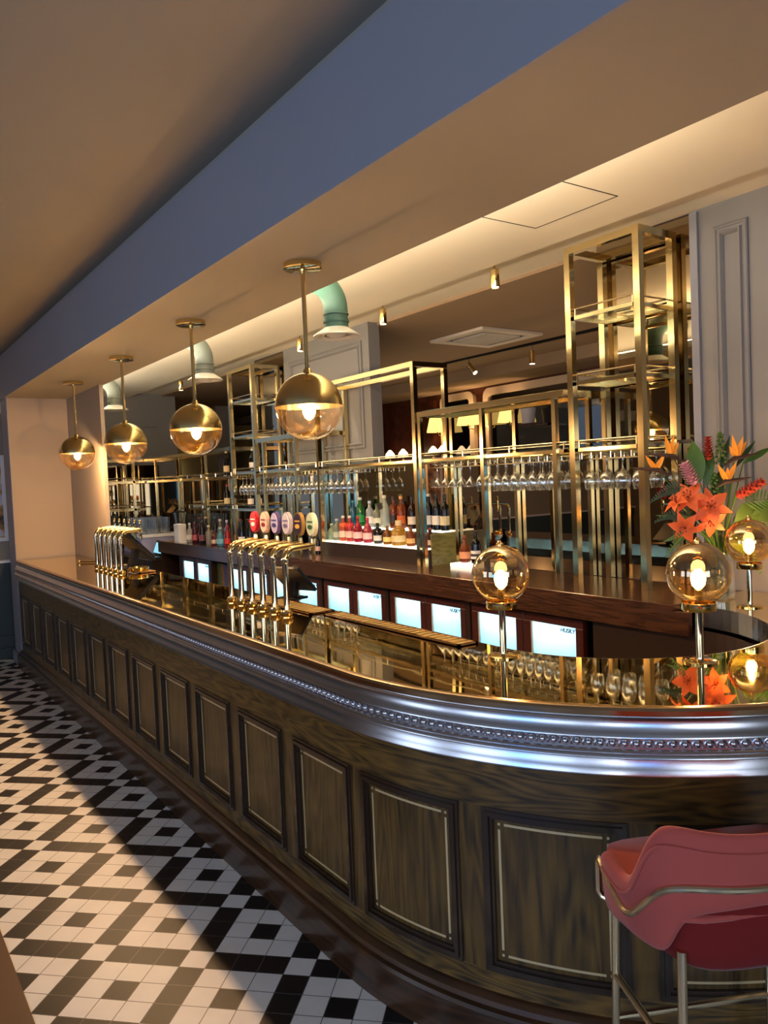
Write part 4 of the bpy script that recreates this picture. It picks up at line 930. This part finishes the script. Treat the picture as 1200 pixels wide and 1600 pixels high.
fern((3.38,2.24,1.52), (-.8,.55,.2), .18, 'feathery fern frond at the left behind the lilies', Mg['dark'])
fern((3.40,2.23,1.45), (-.75,.3,-.1), .17, 'feathery fern frond drooping at the left edge of the vase', Mg['green'], .6)
fern((3.36,2.27,1.66), (-.8,.6,-.1), .16, 'dark fern frond under the leftmost bird of paradise', Mg['dark'])
fern((3.55,2.12,1.42), (.3,-.4,-.8), .20, 'yellow green frond hanging down beside the vase', Mg['lime'], .1)

# ------------------------------------------------------------------ velvet bar stool seen from behind
SX, SY, SR = 1.688, 1.043, math.atan2(-.450, .893)
sto = thing('bar_stool', (SX, SY, 0), 'dusty pink velvet bar stool with gold legs at the round end of the bar', 'bar stool', None, SR)
HW, HD = .268, .222
def rim(phi, k=1.0, e=3.0):
    c, s_ = math.cos(phi), math.sin(phi); r = (abs(c)**e+abs(s_)**e)**(-1/e); return HW*k*r*c, HD*k*r*s_
def curve(tab, a):
    """smooth (catmull-rom) interpolation of a height table"""
    if a <= tab[0][0]: return tab[0][1]
    n = len(tab)
    for i in range(n-1):
        (a0, z0), (a1, z1) = tab[i], tab[i+1]
        if a <= a1:
            h = a1-a0; t = (a-a0)/h
            m0 = 0 if i == 0 else (z1-tab[i-1][1])/(a1-tab[i-1][0]); m1 = 0 if i == n-2 else (tab[i+2][1]-z0)/(tab[i+2][0]-a0)
            return (2*t**3-3*t*t+1)*z0+(t**3-2*t*t+t)*h*m0+(3*t*t-2*t**3)*z1+(t**3-t*t)*h*m1
    return tab[-1][1]
TOP = [(.25,.996),(.55,1.000),(.78,1.006),(.92,.996),(1.03,.960),(1.13,.910),(1.24,.862),(1.36,.836),(1.50,.826),(1.7,.828),(1.90,.832),(2.03,.816)]
BOT = [(.10,.832),(.50,.822),(.74,.800),(.84,.765),(.91,.722),(.97,.706),(1.15,.700),(1.5,.690),(2.03,.672)]
RAIL = [(.40,.880),(.70,.878),(.90,.858),(1.08,.808),(1.24,.765),(1.36,.752),(1.50,.758),(1.75,.778),(2.03,.795)]
rows = []
NA = 80; AM = 2.03
for i in range(NA+1):
    al = -AM+2*AM*i/NA; phi = -PI/2+al; a = abs(al); zt, zb2 = curve(TOP, a), curve(BOT, a); row = []; endk = 1 if a < 1.93 else 1-.5*(a-1.93)/.1*.3
    w = .5*(1.0-endk)
    prof = [(1.00,zb2),(1.035,zb2+.008),(1.05,zb2+.03),(1.065,(zb2+zt)/2),(1.075,zt-.045),(1.085,zt-.018),(1.045,zt),(.985,zt-.003),(.94,zt-.025),(.93,(zb2+zt)/2),(.92,zb2+.02),(.95,zb2)]
    for k, z in prof:
        flare = 1+.05*max(0, z-.80)/.2*(1 if a < 1.3 else .2); x, y = rim(phi, (k if endk == 1 else 1+(k-1)*(endk-.0))*flare); row.append((x, y, z))
    rows.append(row)
m = MB(); m.grid(rows, close=True); n = len(rows[0]); m.f.append(tuple(range(n))); m.f.append(tuple(NA*n+k for k in reversed(range(n))))
o = m.build('backrest_shell', M['velvet'], sto, smooth=True, ang=80, local=True); sb = o.modifiers.new('sub', 'SUBSURF'); sb.levels = 1; sb.render_levels = 1
def around(tab, k, dz, a0, n_=90):
    out = []
    for q in range(n_+1):
        al = -a0+2*a0*q/n_; z = curve(tab, abs(al))+dz; fl_ = 1+.05*max(0, z-.80)/.2*(1 if abs(al) < 1.3 else .2); out.append(rim(-PI/2+al, k*fl_)+(z,))
    return out
m = MB(); m.tube(around(TOP, 1.086, -.040, 2.0), .0032, 6); m.build('piping', M['velvet'], sto, smooth=True, local=True)
ZS = .80
def seat_rim(j, k, e): p = rim(2*PI*j/48, k, e); return (p[0]*(1.05 if p[1] > 0 else 1), p[1]*(.90 if p[1] > 0 else 1))
m = MB(); rows = [[seat_rim(j, k, 8.0)+(z,) for j in range(64)] for k, z in ((.3,.790),(.885,.791),(.898,.795),(.896,.800),(.885,.804),(.4,.806),(.02,.806))]
m.grid(rows, close=True); m.f.append(tuple(range(64))); m.build('seat_cushion', M['velvet'], sto, smooth=True, ang=60, local=True)
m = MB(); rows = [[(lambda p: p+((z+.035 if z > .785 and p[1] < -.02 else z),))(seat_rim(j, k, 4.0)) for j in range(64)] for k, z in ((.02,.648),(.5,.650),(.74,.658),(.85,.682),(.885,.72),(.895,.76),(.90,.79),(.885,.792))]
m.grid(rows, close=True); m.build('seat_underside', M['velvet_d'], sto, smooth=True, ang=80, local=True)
pts = around(RAIL, 1.075, 0, 2.02); fl = Vector(pts[0]); fr_ = Vector(pts[-1])
def endbit(p, sgn): return [tuple(p+Vector(q)) for q in ((0,.006,-.006),(0,.010,-.022),(0,.010,-.085),(-.006*sgn,.004,-.098),(-.022*sgn,-.012,-.104),(-.05*sgn,-.035,-.108))]
MB().tube(list(reversed(endbit(fl, -1)))+pts+endbit(fr_, 1), .0078, 10).build('gold_rail', M['gilt'], sto, smooth=True, local=True)
def legp(sx, sy, z): t = (.69-z)/.69; return (sx*(.212+.012*t), (.170 if sy > 0 else -.158)+sy*.014*t, z)
for sx, sy in ((-1,1),(1,1),(-1,-1),(1,-1)):
    MB().tube([legp(sx, sy, .715), legp(sx, sy, 0)], .0105, 12).build('leg', M['gilt'], sto, smooth=True, local=True)
for zz, seg in ((.45, ((-1,1),(-1,-1))), (.45, ((1,1),(1,-1))), (.335, ((-1,1),(1,1)))):
    MB().tube([legp(sx, sy, zz) for sx, sy in seg], .0095, 10).build('stretcher', M['gilt'], sto, smooth=True, local=True)

# ------------------------------------------------------------------ room past the column: framed picture
pc = thing('framed_picture', (1.0, 9.19, 1.25), 'large framed picture in a white frame on the wall past the column', 'picture')
m = MB()
for a in ((.3,1.46,1.26,1.30),(.3,1.46,2.14,2.18),(.3,.34,1.30,2.14),(1.42,1.46,1.30,2.14)): m.box(a[0], a[1], 9.16, 9.20, a[2], a[3])
m.build('frame', M['white'], pc); m = MB().box(.34, 1.42, 9.18, 9.20, 1.30, 2.14)
def picmat():
    m = bpy.data.materials.new('picture_print'); m.use_nodes = True; nt = m.node_tree; tc = nt.nodes.new('ShaderNodeTexCoord'); n = nt.nodes.new('ShaderNodeTexNoise'); n.inputs['Scale'].default_value = 6
    rp = nt.nodes.new('ShaderNodeValToRGB'); e = rp.color_ramp.elements; e[0].color = (*lin((40,34,36)), 1); e[0].position = .35; e[1].color = (*lin((196,190,196)), 1); e[1].position = .6
    x = e.new(.5); x.color = (*lin((170,120,60)), 1); nt.links.new(tc.outputs['Object'], n.inputs['Vector']); nt.links.new(n.outputs[0], rp.inputs[0]); nt.links.new(rp.outputs[0], nt.nodes['Principled BSDF'].inputs['Base Color']); return m
m.build('print', picmat(), pc)

# guessed blue glowing panels, added out of view to streak the pewter blue
M['bluepanel'] = glow('added_blue_glow', (.04, .32, 1.0), 11)
def blue_streak_panel(loc, rz, label):
    t = thing('blue_streak_panel', loc, label, 'screen', None, rz)
    MB().box(-.44, .44, -.03, .0, -.32, .42).build('housing', M['black'], t, local=True, bevel=.006); MB().box(-.42, .42, .0005, .002, -.30, .40).build('screen', M['bluepanel'], t, local=True); return t
blue_streak_panel((-4.165, .1, 1.55), -PI/2, 'added blue glowing panel on the left wall between two windows'); blue_streak_panel((-2.1, -3.165, 1.55), 0, 'added blue glowing panel on the rear wall beside the corner window')

# ------------------------------------------------------------------ room beyond the openings: cassette, track, wall frames, lamps, plant
ac = thing('ceiling_cassette', (5.32, 5.75, 3.12), 'square white air conditioning cassette on the brown ceiling beyond', 'air conditioner')
x0, x1, y0, y1 = 4.92, 5.72, 5.36, 6.14; zz = 3.12; m = MB()
for a in ((x0,x1,y0,y0+.10),(x0,x1,y1-.10,y1),(x0,x0+.10,y0+.1,y1-.1),(x1-.10,x1,y0+.1,y1-.1)): m.box(*a, zz-.03, zz)
m.box(x0+.16, x1-.16, y0+.16, y1-.16, zz-.032, zz); m.build('panel', mat('warm_white_panel', (214,204,190), .5), ac, bevel=.006)
m = MB()
for a in ((x0+.1,x1-.1,y0+.10,y0+.16),(x0+.1,x1-.1,y1-.16,y1-.10),(x0+.10,x0+.16,y0+.16,y1-.16),(x1-.16,x1-.10,y0+.16,y1-.16)): m.box(*a, zz-.012, zz)
m.build('louvre_slot', M['slot'], ac); m = MB()
for k in range(12): m.box(x0+.18, x1-.18, y0+.18+k*.036, y0+.19+k*.036, zz-.036, zz-.032)
m.build('intake_grille', M['silver'], ac)
tr = thing('lighting_track', (6.06, 7.0, 3.12), 'black lighting track along the brown ceiling beyond', 'lighting track'); MB().box(6.04, 6.075, 4.5, 10.5, 3.095, 3.12).build('track', M['black'], tr)
def tspot(y, tilt, label):
    t = thing('track_spotlight', (6.06, y, 3.095), label, 'spotlight', 'spots on the track beyond')
    MB().tube([(6.06,y,3.095),(6.06,y,3.04)], .008, 8).build('stem', M['steel'], t, smooth=True); d = Vector((math.sin(tilt)*.2, -math.sin(tilt), -math.cos(tilt)))
    p = Vector((6.06, y, 3.03)); MB().tube([p-d*.01, p+d*.13], .03, 14).build('head', M['brass'], t, smooth=True); MB().tube([p+d*.1305, p+d*.132], .026, 14).build('lens', M['led'], t)
tspot(6.85, .7, 'tilted brass track spot beyond, right of the tall frame'); tspot(5.85, .0, 'upright brass track spot beyond, left of the right tower')
def arch_frame(ya, yb, ztop, zbot, label):
    t = thing('wall_mirror', (7.47, (ya+yb)/2, zbot), label, 'mirror', 'cream framed mirrors in the room beyond'); R = .12
    def rr(g, R):
        y1, y0, z1, z0 = ya-g, yb+g, ztop-g, zbot+g; out = [(y1, z0), (y0, z0)]
        out += [(y0+R-R*math.cos(a), z1-R+R*math.sin(a)) for a in [PI/2*k/8 for k in range(9)]]; out += [(y1-R+R*math.sin(a), z1-R+R*math.cos(a)) for a in [PI/2*k/8 for k in range(9)]]; return out
    A, B = rr(0, R), rr(.10, R*.4); m = MB(); n = len(A)
    m.grid([[(7.44,*q) for q in A], [(7.44,*q) for q in B], [(7.5,*q) for q in B], [(7.5,*q) for q in A], [(7.44,*q) for q in A]], close=True); m.build('frame', mat('cream_frame', (214,190,160), .5), t)
    MB().prism(B, 0, 7.475, 7.49).build('mirror_glass', M['darkmirror'], t)
arch_frame(8.15, 4.6, 2.95, 1.2, 'wide mirror with rounded cream frame on the mahogany wall beyond'); arch_frame(9.1, 8.35, 2.95, 1.2, 'narrow mirror with rounded cream frame on the mahogany wall beyond')
def wall_lamp(y, z, label, x=7.30):
    t = thing('wall_lamp', (x, y, z), label, 'wall lamp', 'lit cone shades in the room beyond')
    MB().lathe([(.135,-.11),(.085,.10)], (x,y,z), 20).build('lamp_shade', M['shade'], t, smooth=True); MB().tube([(x,y,z-.02),(x+.06,y,z-.16),(x+.14,y,z-.16)], .008, 8).build('arm', M['brass'], t, smooth=True)
    point('wall_lamp_light', (x, y, z-.02), 5, WARM, .03)
wall_lamp(8.36, 2.57, 'lit cone lampshade beyond, left of the pair by the low frame post'); wall_lamp(8.10, 2.565, 'lit cone lampshade beyond, right of the pair by the low frame post')
wall_lamp(7.53, 2.545, 'lit cone lampshade beyond, left of the white plant pot'); wall_lamp(9.05, 2.52, 'lit cone lampshade beyond, leftmost, seen behind the tall frame')
def table_lamp(y, z, label, x=7.2):
    t = thing('table_lamp', (x, y, z-.12), label, 'lamp', 'small glowing lamps on the ledge beyond')
    MB().lathe([(.05,0),(.05,.01),(.01,.02),(.01,.09)], (x,y,z-.12), 14, True, True).build('lamp_base', M['brass'], t, smooth=True); MB().lathe([(.085,-.06),(.07,.0),(.02,.06),(.005,.065)], (x,y,z), 18, True, True).build('lamp_shade', M['flame'], t, smooth=True)
for y, lab in ((8.78,'small glowing lamp, right of the pair on the ledge beyond'),(9.0,'small glowing lamp, left of the pair on the ledge beyond'),(9.75,'small glowing lamp behind the left post of the low frame'),(10.1,'leftmost small glowing lamp on the ledge beyond')): table_lamp(y, 2.14, lab)
lg = MB().box(7.05, 7.5, 6.3, 11.0, 1.98, 2.018).build('wall_ledge', M['mahog']); tag(lg, 'mahogany ledge with small glowing lamps in the room beyond', 'ledge')
pl_ = thing('potted_plant', (7.28, 7.13, 2.38), 'small green plant in a white pot on a bracket shelf beyond', 'plant'); MB().lathe([(.075,0),(.105,.20),(.095,.20),(.07,.02)], (7.28,7.13,2.38), 20, True).build('pot', M['white'], pl_, smooth=True)
m = MB()
for k in range(10): a = k*.7; blade(m, Vector((7.28,7.13,2.57)), Vector((math.cos(a)*.6, math.sin(a)*.6, 1)), camdir, .12, .012, .2, 5)
m.build('leaves', Mg['green'], pl_, smooth=True)
bk = MB().box(7.16, 7.44, 6.95, 7.32, 2.355, 2.38).build('bracket_shelf', M['mahog']); tag(bk, 'small dark bracket shelf under the white plant pot beyond', 'shelf')
sc_ = thing('wall_sconce', (4.3, 14.9, 2.3), 'glowing cone wall light on the olive wall far left', 'wall lamp'); MB().lathe([(.20,-.12),(.10,.12)], (4.75,14.7,2.55), 18).build('lamp_shade', M['shade'], sc_, smooth=True); MB().tube([(4.75,14.7,2.5),(4.75,14.95,2.45)], .012, 8).build('arm', M['brass'], sc_, smooth=True)
point('wall_sconce_light', (4.75, 14.6, 2.5), 14, (1,.7,.2), .05)
area('beyond_room_light', (5.8, 6.5, 2.2), (PI, 0, 0), 1.6, 6.0, 11, (1.0, .70, .42))
